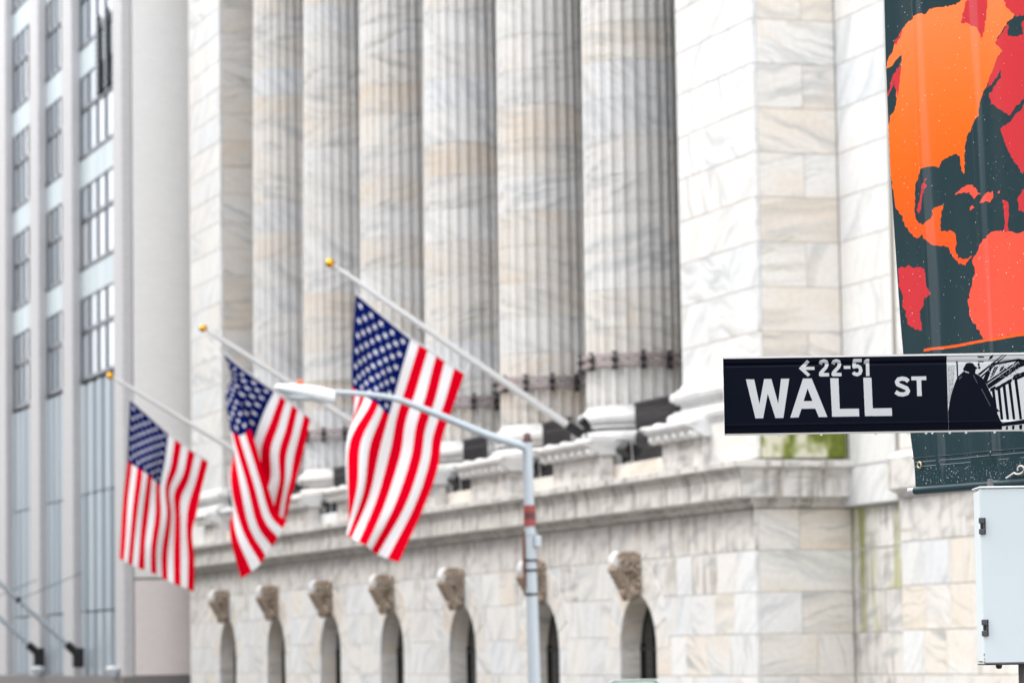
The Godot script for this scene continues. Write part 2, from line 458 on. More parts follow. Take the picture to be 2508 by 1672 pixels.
func moss_texture() -> ImageTexture:
	var w := 256
	var img := Image.create(w, w, false, Image.FORMAT_RGB8)
	var a := noise(71, 1.1, 3)
	var b := noise(72, 7.0, 3)
	for j in w:
		for i in w:
			var x := absf(2.0 * i / w - 1.0) * 2.0
			var y := absf(2.0 * j / w - 1.0) * 2.0
			var k := clampf(a.get_noise_2d(x * 1.6, y) * 1.6 + b.get_noise_2d(x * 0.4, y * 0.4) * 0.3 + 0.18 + (1.5 - x) * 0.5, 0.0, 1.0)
			var c := Color(0.82, 0.81, 0.73).lerp(Color(0.42, 0.46, 0.17), k)
			c = c.lerp(Color(0.33, 0.37, 0.12), clampf(b.get_noise_2d(x, y) * 0.9, 0.0, 0.5) * k)
			img.set_pixel(i, j, c)
	return ImageTexture.create_from_image(img)


func grain_texture(seed_: int, c0: Color, c1: Color, freq: float) -> ImageTexture:
	var w := 256
	var f := noise(seed_, freq, 4)
	var img := Image.create(w, w, false, Image.FORMAT_RGB8)
	for j in w:
		for i in w:
			var x := absf(2.0 * i / w - 1.0)
			var y := absf(2.0 * j / w - 1.0)
			img.set_pixel(i, j, c0.lerp(c1, clampf(f.get_noise_2d(x, y) * 1.2 + 0.5, 0.0, 1.0)))
	return ImageTexture.create_from_image(img)


# small glazed brick: courses a few centimetres high, too fine to tell apart from here
func small_brick_texture(seed_: int, c0: Color, c1: Color, joint: Color) -> ImageTexture:
	var w := 512
	var img := Image.create(w, w, false, Image.FORMAT_RGB8)
	img.fill(joint)
	var r := RandomNumberGenerator.new()
	r.seed = seed_
	for j in 16:
		for i in 9:
			var x := i * 64 - (32 if j % 2 else 0)
			var c := c0.lerp(c1, r.randf())
			img.fill_rect(Rect2i(x, j * 32, 60, 28), c)
			if x < 0:
				img.fill_rect(Rect2i(x + 512, j * 32, 60, 28), c)
	return ImageTexture.create_from_image(img)


func fill_poly(img: Image, p: PackedVector2Array, c: Color) -> void:
	var lo := p[0].y
	var hi := p[0].y
	for q in p:
		lo = minf(lo, q.y)
		hi = maxf(hi, q.y)
	for y in range(maxi(0, int(lo)), mini(img.get_height() - 1, int(hi)) + 1):
		var fy := y + 0.5
		var xs := []
		for i in p.size():
			var a := p[i]
			var b := p[(i + 1) % p.size()]
			if (a.y <= fy) != (b.y <= fy):
				xs.append(a.x + (fy - a.y) / (b.y - a.y) * (b.x - a.x))
		xs.sort()
		for i in range(0, xs.size() - 1, 2):
			var x0 := maxi(0, int(round(xs[i])))
			var x1 := mini(img.get_width(), int(round(xs[i + 1])))
			if x1 > x0:
				img.fill_rect(Rect2i(x0, y, x1 - x0, 1), c)


func poly_of(a: Array, s := Vector2.ONE, o := Vector2.ZERO) -> PackedVector2Array:
	var r := PackedVector2Array()
	for p in a:
		r.append(Vector2(p[0], p[1]) * s + o)
	return r


func flag_texture() -> ImageTexture:
	var w := 912
	var h := 480
	var img := Image.create(w, h, false, Image.FORMAT_RGB8)
	for k in 13:
		var y0 := int(h * k / 13.0)
		var y1 := int(h * (k + 1) / 13.0)
		img.fill_rect(Rect2i(0, y0, w, y1 - y0), Color(0.88, 0.0, 0.13) if k % 2 == 0 else Color(0.955, 0.95, 0.955))
	var cw := w * 0.4
	var ch := h * 7.0 / 13.0
	img.fill_rect(Rect2i(0, 0, int(cw), int(ch)), Color(0.02, 0.09, 0.35))
	for r in 9:
		for c in 11:
			if (r + c) % 2:
				continue
			var at := Vector2(cw * (c + 1) / 12.0, ch * (r + 1) / 10.0)
			var p := PackedVector2Array()
			for k in 10:
				var a := PI * k / 5.0
				p.append(at + Vector2(cos(a), sin(a)) * (15.5 if k % 2 == 0 else 6.2))
			fill_poly(img, p, Color(0.88, 0.88, 0.90))
	return ImageTexture.create_from_image(img)


func sign_texture() -> ImageTexture:
	var s := 2048.0 / 2916.0
	var img := Image.create(2048, 512, false, Image.FORMAT_RGB8)
	var navy := rgb(6, 12, 26)
	var pale := rgb(193, 195, 198)
	img.fill(navy)
	var fix := func(pts: Array) -> PackedVector2Array:
		var r := PackedVector2Array()
		for p in pts:
			r.append(Vector2(p[0] - 542.0, p[1] + 0.0116 * (p[0] - 542.0) - 300.0) * s)
		return r
	var solid := [
		[[755, 500], [835, 500], [880, 738], [930, 497], [1000, 497], [1060, 735], [1092, 495], [1172, 495], [1107, 875], [1030, 875], [962, 640], [913, 877], [838, 877]],
		[[1173, 872], [1303, 495], [1387, 493], [1530, 866], [1447, 868], [1415, 785], [1283, 787], [1253, 870]],
		[[1565, 492], [1645, 492], [1650, 788], [1835, 787], [1836, 862], [1575, 864]],
		[[1883, 488], [1962, 488], [1967, 785], [2150, 783], [2151, 858], [1890, 860]],
		[[2345, 479], [2488, 477], [2488, 514], [2440, 514], [2441, 668], [2396, 669], [2395, 515], [2345, 516]],
		[[1912, 308], [1945, 306], [1945, 471], [1910, 472], [1911, 350], [1893, 355], [1893, 328]],
		[[1698, 373], [1762, 372], [1762, 403], [1698, 404]],
		[[1265, 396], [1345, 315], [1372, 335], [1330, 380], [1418, 379], [1418, 411], [1330, 411], [1376, 457], [1350, 477]]]
	for p in solid:
		fill_poly(img, fix.call(p), pale)
	fill_poly(img, fix.call([[1345, 592], [1305, 713], [1390, 712]]), navy)
	var strokes := [
		[20.0, [[2316, 526], [2292, 504], [2256, 498], [2222, 506], [2205, 530], [2214, 555], [2256, 574], [2296, 592], [2310, 618], [2298, 641], [2262, 652], [2222, 648], [2190, 626]]],
		[17.0, [[1474, 356], [1482, 334], [1507, 325], [1530, 333], [1538, 356], [1528, 386], [1500, 415], [1478, 440], [1474, 458], [1556, 458]]],
		[17.0, [[1595, 355], [1603, 333], [1628, 324], [1651, 332], [1659, 355], [1649, 385], [1621, 414], [1599, 439], [1595, 457], [1675, 457]]],
		[17.0, [[1872, 323], [1803, 323], [1797, 384], [1830, 375], [1853, 388], [1862, 418], [1852, 445], [1826, 458], [1800, 451], [1787, 436]]]]
	for a in strokes:
		for p in Geometry2D.offset_polyline(fix.call(a[1]), a[0] * s, Geometry2D.JOIN_ROUND, Geometry2D.END_BUTT):
			fill_poly(img, p, pale)
	# the printed picture at the end of the blade
	var x0 := (2690.0 - 542.0) * s
	var wide := 2048.0 - x0
	img.fill_rect(Rect2i(int(x0), 0, int(wide) + 1, 512), rgb(196, 199, 201))
	var r := RandomNumberGenerator.new()
	r.seed = 5
	for k in 900:
		var y := r.randf_range(70, 330)
		img.fill_rect(Rect2i(int(x0 + r.randf_range(4, 60) * (1.0 - y / 600.0)), int(y), r.randi_range(2, 4), 2), rgb(112, 116, 122))
	for p in SIGN_PICTURE:
		fill_poly(img, poly_of(p[1], Vector2(wide, 512), Vector2(x0, 0)), {"dark": navy, "pale": rgb(190, 193, 196), "mid": rgb(70, 76, 88)}[p[0]])
	for k in 260:
		img.fill_rect(Rect2i(int(x0 + wide * r.randf_range(0.52, 0.92)), int(512 * r.randf_range(0.12, 0.3)), r.randi_range(2, 6), r.randi_range(2, 5)), navy if k % 2 else rgb(186, 189, 192))
	return ImageTexture.create_from_image(img)


# banner print: texture covers along 0..1.1 m and height 4.2..6.5 m
func banner_texture() -> ImageTexture:
	var w := 1024
	var h := 2048
	var img := Image.create(w, h, false, Image.FORMAT_RGB8)
	var teal := rgb(28, 53, 60)
	img.fill(teal)
	var map_ := func(a: Array) -> PackedVector2Array:
		var q := PackedVector2Array()
		for p in a:
			q.append(Vector2((p[0] + 0.1) / 1.4 * w, (6.5 - p[1]) / 2.3 * h))
		return q
	var ink := {"teal": teal, "red": rgb(196, 48, 56), "coral": rgb(246, 82, 62), "orange": rgb(246, 104, 30), "line": rgb(246, 92, 26)}
	var rough := noise(8, 0.09, 3)
	for e in MAP_PRINT:
		var raw: PackedVector2Array = map_.call(e[1])
		var p := PackedVector2Array()
		for i in raw.size():                                  # ragged coastlines
			var a := raw[i]
			var b := raw[(i + 1) % raw.size()]
			var steps := maxi(1, int(a.distance_to(b) / 9.0))
			for k in steps:
				var q := a.lerp(b, float(k) / steps)
				if e[0] != "line":
					q += Vector2(rough.get_noise_2d(q.x, q.y), rough.get_noise_2d(q.x + 500.0, q.y)) * 9.0
				p.append(q)
		fill_poly(img, p, ink[e[0]])
		if e[0] == "orange":                                  # the print runs from pale to deep orange
			var lo := int((6.5 - 6.45) / 2.3 * h)
			for y in range(lo, int((6.5 - 4.9) / 2.3 * h)):
				var v := 6.5 - 2.3 * y / h
				var k := clampf((v - 5.05) / 1.25, 0.0, 1.0)
				var c := rgb(244, 74, 42).lerp(rgb(246, 98, 14), clampf(k * 2.0, 0.0, 1.0)).lerp(rgb(250, 124, 66), clampf(k * 2.0 - 1.0, 0.0, 1.0))
				for x in w:
					if img.get_pixel(x, y).r > 0.9:
						img.set_pixel(x, y, c)
	return ImageTexture.create_from_image(img)


func make_materials() -> void:
	marble = [
		marble_texture(11, 0.5, 0.5, 0.0, Color(0.885, 0.882, 0.875)),
		marble_texture(22, -0.35, 0.95, 0.3, Color(0.88, 0.868, 0.85)),
		marble_texture(33, 0.12, 0.8, 0.6, Color(0.875, 0.858, 0.835)),
		marble_texture(44, 0.75, 0.55, 0.05, Color(0.872, 0.876, 0.88)),
		marble_texture(55, -0.2, 0.85, 0.0, Color(0.882, 0.876, 0.868)),
		marble_texture(66, 0.3, 0.75, 0.35, Color(0.88, 0.868, 0.85))]
	var tints := [Color(1, 1, 1), Color(0.985, 0.98, 0.975), Color(0.99, 0.975, 0.957), Color(0.97, 0.976, 0.982)]
	for i in marble.size():
		for j in tints.size():
			var m := mat(tints[j], 0.62, 0.0, marble[i])
			stone_mixed.append(m)
			if j < 2:
				stone_drum.append(m)
			if i in [0, 3, 4] and j != 2:
				stone_white.append(m)
			if i in [1, 2, 5] and j != 3:
				stone_warm.append(m)
	for k in 3:
		stone_stained.append(mat(Color(0.985, 0.98, 0.975), 0.7, 0.0, stained_texture(90 + k * 7, 0.0, 0.6)))
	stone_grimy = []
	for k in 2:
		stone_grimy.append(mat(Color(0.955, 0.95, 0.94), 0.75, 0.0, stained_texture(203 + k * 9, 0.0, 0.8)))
	M.green_stain = mat(Color.WHITE, 0.8, 0.0, stained_texture(140, 0.7, 0.7))
	M.moss = mat(Color.WHITE, 0.95, 0.0, moss_texture())
	M.mortar = mat(Color(0.69, 0.67, 0.635), 0.95)
	M.carved = mat(Color(0.86, 0.82, 0.78), 0.7, 0.0, grain_texture(3, Color(0.44, 0.39, 0.35), Color(0.93, 0.90, 0.86), 5.0))  # uneven soiling, its contrast raised to stand in for highlights on the relief
	M.carved_pale = mat(Color(0.86, 0.82, 0.78), 0.7, 0.0, grain_texture(13, Color(0.58, 0.53, 0.48), Color(0.95, 0.93, 0.90), 7.0))  # paler copy, so volutes and leaves look lit against the bracket
	M.iron = mat(rgb(42, 40, 43), 0.5, 0.3)
	M.steel = mat(rgb(166, 152, 153), 0.5, 0.1)
	M.black = mat(rgb(20, 21, 24), 0.5)
	M.dark_glass = mat(rgb(12, 13, 15), 0.08)
	M.gold = mat(rgb(236, 170, 40), 0.25, 0.85)
	M.pole_white = mat(rgb(226, 226, 226), 0.4)
	M.lamp_grey = mat(rgb(178, 186, 192), 0.45, 0.15)
	M.alu = mat(rgb(205, 207, 209), 0.35, 0.5)


func pick(a: Array) -> Material:
	return a[rng.randi() % a.size()]


func fresh() -> MB:
	var b := MB.new()
	b.off = Vector2(rng.randf() * 2.0, rng.randf() * 2.0)
	return b


# ---------------------------------------------------------------- masonry
const GAP := 0.009


# one facing stone: polygon in (u, y); side "e" faces the street (u is z), side "n" faces up the street (u is x)
func stone(parent: Node, poly: PackedVector2Array, side: String, plane: float, m: Material, upright := false, proud := 0.0, called := "stone") -> void:
	var b := fresh()
	b.turn = upright
	if m == M.green_stain:
		b.off = Vector2.ZERO
		b.turn = false
	if side == "e":
		b.slab(poly, Vector3(plane - proud, 0, 0), Vector3(0, 0, 1), Vector3.UP, Vector3(-1, 0, 0), 0.07, 0.009)
	else:
		b.slab(poly, Vector3(0, 0, plane + proud), Vector3(1, 0, 0), Vector3.UP, Vector3(0, 0, 1), 0.07, 0.009)
	put(b, called, m, parent)


func rect(u0: float, u1: float, y0: float, y1: float) -> PackedVector2Array:
	var g := GAP / 2
	return PackedVector2Array([Vector2(u0 + g, y0 + g), Vector2(u1 - g, y0 + g), Vector2(u1 - g, y1 - g), Vector2(u0 + g, y1 - g)])


# cuts u0..u1 into stones of about the given length
func cuts(u0: float, u1: float, long: float) -> Array:
	var r := [u0]
	var u := u0 + long * rng.randf_range(0.45, 1.0)
	while u < u1 - long * 0.4:
		r.append(u)
		u += long * rng.randf_range(0.7, 1.2)
	r.append(u1)
	return r


func stone_course(parent: Node, side: String, plane: float, u0: float, u1: float, y0: float, y1: float, long: float, kinds: Array, upright_share := 0.3) -> void:
	var at := cuts(u0, u1, long)
	for i in at.size() - 1:
		stone(parent, rect(at[i], at[i + 1], y0, y1), side, plane, pick(kinds), rng.randf() < upright_share, rng.randf_range(-0.004, 0.004))


# ---------------------------------------------------------------- the columned building
const WALL_X := 20.5
const PIER_X := 20.55
const END_Z := -50.6
const COLUMN_X := 21.5
const COLUMN_R := 0.90
const COURSES := [5.81, 5.14, 4.47, 3.80, 3.13, 2.46, 1.79, 1.12, 0.45, 0.0]
const ARCH_R := 0.93
const SPRING_Y := 3.6


func column_z(k: int) -> float:
	return -58.8 - 5.2 * k


func arch_z(k: int) -> float:
	return -56.15 - 5.24 * k


func build_podium(b: Node3D) -> void:
	var wall := holder("podium_wall", b)
	# arch rings: where courses are cut back
	var rings := []
	for k in 7:
		var zc := arch_z(k)
		var hole := PackedVector2Array([Vector2(zc - ARCH_R, -1.0)])
		var ring := PackedVector2Array([Vector2(zc - ARCH_R, -1.0), Vector2(zc - ARCH_R, SPRING_Y)])
		for i in range(0, 25):
			var a := PI - PI * i / 24.0
			hole.append(Vector2(zc + cos(a) * ARCH_R, SPRING_Y + sin(a) * ARCH_R))
		hole.append(Vector2(zc + ARCH_R, -1.0))
		var outer := PackedVector2Array([Vector2(zc - ARCH_R, -1.0), Vector2(zc - ARCH_R, SPRING_Y), Vector2(zc - 1.54, SPRING_Y)])
		for i in range(1, 24):
			var a := PI - PI * i / 24.0
			outer.append(Vector2(zc + cos(a) * 1.54, SPRING_Y + sin(a) * 1.54))
		outer.append_array([Vector2(zc + 1.54, SPRING_Y), Vector2(zc + ARCH_R, SPRING_Y), Vector2(zc + ARCH_R, -1.0)])
		rings.append(outer)
		# wedge stones of the arch; the middle one lies behind the carved console
		for i in 9:
			var a0 := PI * i / 9.0
			var a1 := PI * (i + 1) / 9.0
			var g := 0.006
			var p := PackedVector2Array()
			for s in 5:
				var a := lerpf(a0 + g, a1 - g, s / 4.0)
				p.append(Vector2(zc + cos(a) * ARCH_R, SPRING_Y + sin(a) * ARCH_R))
			for s in 5:
				var a := lerpf(a1 - g / 1.6, a0 + g / 1.6, s / 4.0)
				p.append(Vector2(zc + cos(a) * 1.53, SPRING_Y + sin(a) * 1.53))
			stone(wall, p, "e", WALL_X, pick(stone_mixed), rng.randf() < 0.5, 0.002, "arch_stone")
	for c in COURSES.size() - 1:
		var y1: float = COURSES[c]
		var y0: float = COURSES[c + 1]
		var kinds := stone_stained if c == 0 else stone_white
		var at := cuts(-92.1, END_Z, 0.98 if c else 0.82)
		for i in at.size() - 1:
			var parts := [rect(at[i], at[i + 1], y0, y1)]
			for r in rings:
				var next := []
				for p in parts:
					next.append_array(Geometry2D.clip_polygons(p, r))
				parts = next
			for p in parts:
				if p.size() < 3 or Geometry2D.is_polygon_clockwise(p):
					continue
				var lo := Vector2(INF, INF)
				var hi := -lo
				for q in p:
					lo = lo.min(q)
					hi = hi.max(q)
				if (hi - lo).x < 0.03 or (hi - lo).y < 0.03:
					continue
				var m := pick(kinds)
				if c == 1 and rng.randf() < 0.35:
					m = pick(stone_stained)
				elif c > 0 and rng.randf() < 0.3:
					m = pick(stone_mixed)
				stone(wall, p, "e", WALL_X, m, c != 0 and rng.randf() < 0.35, rng.randf_range(-0.004, 0.004))
		# the end that faces up the street
		var u0 := WALL_X + 0.07
		var split: float = [21.28, 99.0, 21.3, 21.55, 21.2, 21.4, 21.5, 21.25, 21.4][c]
		if split > 22.0:
			stone(wall, rect(u0, 22.2, y0, y1), "n", END_Z, pick(stone_warm), false, 0.0)
		else:
			stone(wall, rect(u0, split, y0, y1), "n", END_Z, pick(stone_warm if c != 2 else stone_mixed), false, 0.002)
			stone(wall, rect(split, 22.2, y0, y1), "n", END_Z, pick(stone_warm), rng.randf() < 0.4, -0.002)
	# mortar bed behind the stones, one pier of it between each pair of arches and a band above
	var edges := [-92.1]
	for k in range(6, -1, -1):
		edges.append(arch_z(k) - ARCH_R - 0.05)
		edges.append(arch_z(k) + ARCH_R + 0.05)
	edges.append(END_Z - 0.012)
	var m := MB.new()
	for i in range(0, edges.size(), 2):
		m.box(Vector3(WALL_X + 0.014, 0.0, edges[i]), Vector3(22.15, 5.8, edges[i + 1]))
	for k in 7:
		m.box(Vector3(WALL_X + 0.014, SPRING_Y + ARCH_R + 0.05, arch_z(k) - ARCH_R - 0.05), Vector3(22.15, 5.8, arch_z(k) + ARCH_R + 0.05))
		for s in [-1.0, 1.0]:
			for i in 8:                                        # stepped fill in the arch's shoulders
				var a0 := PI / 2 * i / 8.0
				var zz: float = (cos(a0) * ARCH_R + 0.05) * s
				var z2: float = (ARCH_R + 0.05) * s
				var yy := SPRING_Y + sin(PI / 2 * (i + 1) / 8.0) * ARCH_R + 0.05
				if absf(z2 - zz) > 0.01:
					m.box(Vector3(WALL_X + 0.014, SPRING_Y + sin(a0) * ARCH_R + 0.06, arch_z(k) + minf(zz, z2)), Vector3(22.1, minf(yy, SPRING_Y + ARCH_R + 0.05), arch_z(k) + maxf(zz, z2)))
	put(m, "mortar_bed", M.mortar, wall)


func build_arch_windows(b: Node3D) -> void:
	for k in 7:
		var zc := arch_z(k)
		var w := holder("arched_window", b)
		# lining of the opening, in courses up the jambs and round the head
		var deep := WALL_X + 0.40
		for s in [-1.0, 1.0]:
			for c in range(3, COURSES.size() - 1):
				var y1: float = minf(COURSES[c], SPRING_Y) - 0.005
				var y0: float = COURSES[c + 1] + 0.005
				var m := fresh()
				var z0: float = zc + s * ARCH_R
				m.cbox(Vector3(WALL_X + 0.075, y0, minf(z0, z0 + s * 0.06)), Vector3(deep, y1, maxf(z0, z0 + s * 0.06)), 0.004)
				put(m, "jamb_stone", pick(stone_warm), w)
		for i in 6:
			var m := fresh()
			for j in 4:
				var a0 := PI * (i + j / 4.0) / 6.0
				var a1 := PI * (i + (j + 1) / 4.0) / 6.0
				var p0 := Vector3(0, SPRING_Y + sin(a0) * ARCH_R, zc + cos(a0) * ARCH_R)
				var p1 := Vector3(0, SPRING_Y + sin(a1) * ARCH_R, zc + cos(a1) * ARCH_R)
				var mid := Vector3(0, -sin((a0 + a1) / 2), -cos((a0 + a1) / 2))
				m.quad(p0 + Vector3(WALL_X + 0.075, 0, 0), p1 + Vector3(WALL_X + 0.075, 0, 0), p1 + Vector3(deep, 0, 0), p0 + Vector3(deep, 0, 0), mid)
			put(m, "head_stone", pick(stone_warm), w)
		var g := MB.new()
		g.box(Vector3(deep + 0.02, 0.3, zc - ARCH_R - 0.05), Vector3(deep + 0.05, SPRING_Y + ARCH_R + 0.05, zc + ARCH_R + 0.05))
		put(g, "pane", M.dark_glass, w)
		var f := MB.new()
		for z in [-0.9, -0.3, 0.3, 0.9]:
			f.box(Vector3(deep - 0.02, 0.3, zc + z - 0.03), Vector3(deep + 0.018, SPRING_Y + (0.85 if absf(z) < 0.5 else 0.1), zc + z + 0.03))
		for y in [1.2, 2.4, 3.6]:
			f.box(Vector3(deep - 0.025, y - 0.03, zc - ARCH_R), Vector3(deep + 0.016, y + 0.03, zc + ARCH_R))
		put(f, "frame", M.black, w)


# carved console over the head of an arch: scrolled bracket, leaf and rosette
func build_keystone(b: Node3D, zc: float) -> void:
	var c := holder("keystone", b)
	c.position = Vector3(WALL_X, 0, zc)
	c.scale = Vector3(0.84, 1.0, 1.0)
	var m := fresh()
	m.tile = 0.9
	# side outline (outward, up): scroll at the top, sweeping in to the foot
	var p := PackedVector2Array()
	for q in [[0.0, 5.30], [0.36, 5.31], [0.46, 5.27], [0.53, 5.18], [0.54, 5.06], [0.48, 4.96], [0.38, 4.90], [0.30, 4.84], [0.26, 4.74], [0.25, 4.62], [0.21, 4.52], [0.12, 4.47], [0.0, 4.46]]:
		p.append(Vector2(q[0], q[1]))
	m.slab(p, Vector3(0, 0, 0.12), Vector3(-1, 0, 0), Vector3.UP, Vector3(0, 0, 1), 0.24, 0.025, true)
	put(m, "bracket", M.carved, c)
	for s in [-1.0, 1.0]:
		var v := fresh()
		v.tile = 0.5
		var pts := []
		var rad := []
		for i in 30:
			var a := 0.6 + i * 0.42
			var r := 0.185 * (1.0 - i / 34.0)
			pts.append(Vector3(-0.33 - cos(a) * r, 5.10 + sin(a) * r, s * (0.16 + 0.07 * i / 30.0)))
			rad.append(0.05 * (1.0 - i / 60.0))
		v.tube(pts, rad, 6)
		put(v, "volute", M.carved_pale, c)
		var tail := fresh()
		tail.tile = 0.5
		tail.tube([Vector3(-0.50, 4.98, s * 0.2), Vector3(-0.36, 4.86, s * 0.2), Vector3(-0.26, 4.70, s * 0.2), Vector3(-0.18, 4.56, s * 0.22), Vector3(-0.10, 4.58, s * 0.22)], [0.035, 0.045, 0.05, 0.07, 0.06], 6)
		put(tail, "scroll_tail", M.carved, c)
		var leaf := fresh()
		leaf.tile = 0.4
		for i in 7:
			var y := 5.24 - i * 0.105
			leaf.ball(Vector3(-0.05 - 0.02 * (i % 2), y, s * (0.19 + 0.02 * (i % 3))), Vector3(0.05, 0.055, 0.05), 8)
			leaf.ball(Vector3(-0.13 - 0.03 * (i % 2), y - 0.05, s * 0.19), Vector3(0.03, 0.04, 0.04), 8)
		for i in 26:
			var ly := rng.randf_range(4.5, 5.2)
			var lx := rng.randf_range(0.02, lerpf(0.2, 0.12, absf(ly - 4.75)))
			leaf.ball(Vector3(-lx, ly, s * 0.175), Vector3(rng.randf_range(0.025, 0.05), rng.randf_range(0.03, 0.07), rng.randf_range(0.04, 0.10)), 7)
		leaf.ball(Vector3(-0.19, 4.62, s * 0.2), Vector3(0.085, 0.085, 0.085), 10)
		leaf.ball(Vector3(-0.32, 5.10, s * 0.2), Vector3(0.05, 0.05, 0.06), 9)
		put(leaf, "carved_leaf", M.carved_pale, c)
	var front := fresh()
	front.tile = 0.5
	for i in 6:
		var t := i / 5.0
		var x := lerpf(-0.50, -0.22, t)
		for z in [-0.15, 0.0, 0.15]:
			front.ball(Vector3(x - 0.02, 4.98 - 0.085 * i, z), Vector3(0.055, 0.075, 0.07), 8)
	front.ball(Vector3(-0.27, 4.58, 0.0), Vector3(0.10, 0.10, 0.17), 10)
	front.ball(Vector3(-0.21, 4.50, 0.15), Vector3(0.08, 0.07, 0.08), 8)
	front.ball(Vector3(-0.21, 4.50, -0.15), Vector3(0.08, 0.07, 0.08), 8)
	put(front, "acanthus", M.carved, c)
	var roll := MB.new()
	roll.tube([Vector3(-0.375, 5.13, -0.155), Vector3(-0.375, 5.13, 0.0), Vector3(-0.375, 5.13, 0.155)], [0.185, 0.175, 0.185], 16)
	put(roll, "scroll_roll", pick(stone_white), c)


# cornice outline: (outward from the wall, height)
const CORNICE := [[-0.25, 5.82], [0.03, 5.82], [0.05, 5.87], [0.10, 5.90], [0.12, 5.96], [0.20, 5.99], [0.30, 6.0], [0.34, 5.985], [0.36, 5.985], [0.36, 6.285], [0.375, 6.30], [0.385, 6.36], [0.42, 6.42], [0.49, 6.455], [0.53, 6.455], [0.53, 6.55], [0.51, 6.56], [0.0, 6.60], [-0.25, 6.60]]


func build_cornice(b: Node3D) -> void:
	var c := holder("cornice", b)
	var at := [END_Z + 0.0]
	var z := END_Z - 1.1
	while z > -91.0:
		at.append(z)
		z -= rng.randf_range(1.35, 1.75)
	at.append(-92.1)
	for i in at.size() - 1:
		var m := fresh()
		var z1: float = at[i]
		var z0: float = at[i + 1]
		for k in CORNICE.size() - 1:
			var p: Array = CORNICE[k]
			var q: Array = CORNICE[k + 1]
			var e1: float = 0.0 if i else 1.0
			var a := Vector3(WALL_X - p[0], p[1], z0 + 0.006)
			var d := Vector3(WALL_X - q[0], q[1], z0 + 0.006)
			var a2 := Vector3(WALL_X - p[0], p[1], z1 - 0.006 + e1 * maxf(p[0], 0.0))
			var d2 := Vector3(WALL_X - q[0], q[1], z1 - 0.006 + e1 * maxf(q[0], 0.0))
			m.quad(a, a2, d2, d, Vector3(-(q[1] - p[1]), q[0] - p[0], 0) if true else Vector3.UP)
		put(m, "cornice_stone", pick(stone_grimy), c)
	# the return along the end of the block
	var xs := [WALL_X, 21.45, 22.24]
	for i in 2:
		var m := fresh()
		for k in CORNICE.size() - 1:
			var p: Array = CORNICE[k]
			var q: Array = CORNICE[k + 1]
			var e: float = 1.0 if i == 0 else 0.0
			var a := Vector3(xs[i] + 0.006 - e * maxf(p[0], 0.0), p[1], END_Z + p[0])
			var d := Vector3(xs[i] + 0.006 - e * maxf(q[0], 0.0), q[1], END_Z + q[0])
			var a2 := Vector3(xs[i + 1] - 0.006, p[1], END_Z + p[0])
			var d2 := Vector3(xs[i + 1] - 0.006, q[1], END_Z + q[0])
			m.quad(a, a2, d2, d, Vector3(0, q[0] - p[0], -(q[1] - p[1])) * -1.0)
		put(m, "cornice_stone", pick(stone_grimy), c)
	var core := MB.new()
	core.box(Vector3(WALL_X - 0.33, 6.05, -92.05), Vector3(22.2, 6.53, END_Z + 0.33))
	put(core, "cornice_core", M.mortar, c)


func build_pedestal(b: Node3D, zc: float, half: float) -> void:
	var c := holder("pedestal", b)
	c.position = Vector3(0, 0, zc)
	var die := fresh()
	die.turn = true
	die.cbox(Vector3(20.32, 6.605, -half), Vector3(20.595, 7.065, half), 0.012)
	put(die, "die", pick(stone_stained), c)
	var cap := fresh()
	var p := PackedVector2Array()
	for q in [[20.62, 7.070], [20.30, 7.070], [20.26, 7.115], [20.20, 7.135], [20.10, 7.205], [20.02, 7.245], [20.00, 7.275], [20.0, 7.315], [20.2, 7.345], [20.62, 7.345]]:
		p.append(Vector2(q[0], q[1]))
	cap.slab(p, Vector3(0, 0, half + 0.10), Vector3.RIGHT, Vector3.UP, Vector3(0, 0, 1), half * 2 + 0.2, 0.012, true)
	put(cap, "cap", pick(stone_white), c)
	# egg moulding under the lip and a wavy carved crest along it
	var count := int(half * 2 / 0.38)
	for i in count + 1:
		var z := lerpf(-half + 0.02, half - 0.02, float(i) / count)
		var e := fresh()
		e.ball(Vector3(20.16, 7.130, z), Vector3(0.10, 0.085, 0.10), 10)
		put(e, "carved_egg", stone_white[0], c)
		var crest := fresh()
		crest.ball(Vector3(20.12, 7.315, z), Vector3(0.12, 0.055 + 0.03 * (i % 2), 0.17), 10)
		put(crest, "carved_crest", stone_white[(i * 3) % stone_white.size()], c)
	var tip := fresh()
	tip.ball(Vector3(20.04, 7.315, -half - 0.06), Vector3(0.10, 0.05, 0.14), 10)
	put(tip, "carved_crest", stone_white[1], c)


func flute_outline(r: float) -> PackedVector2Array:
	var p := PackedVector2Array()
	var step := TAU / 24.0
	for k in 24:
		var a := k * step
		p.append(Vector2(cos(a - step * 0.11), sin(a - step * 0.11)) * r)
		p.append(Vector2(cos(a + step * 0.11), sin(a + step * 0.11)) * r)
		for i in range(1, 6):
			var t := i / 6.0
			var aa := a + step * lerpf(0.11, 0.89, t)
			var dd := sqrt(maxf(0.0, 1.0 - pow(2.0 * t - 1.0, 2))) * 0.12 * r / 0.9
			p.append(Vector2(cos(aa), sin(aa)) * (r - dd))
	return p


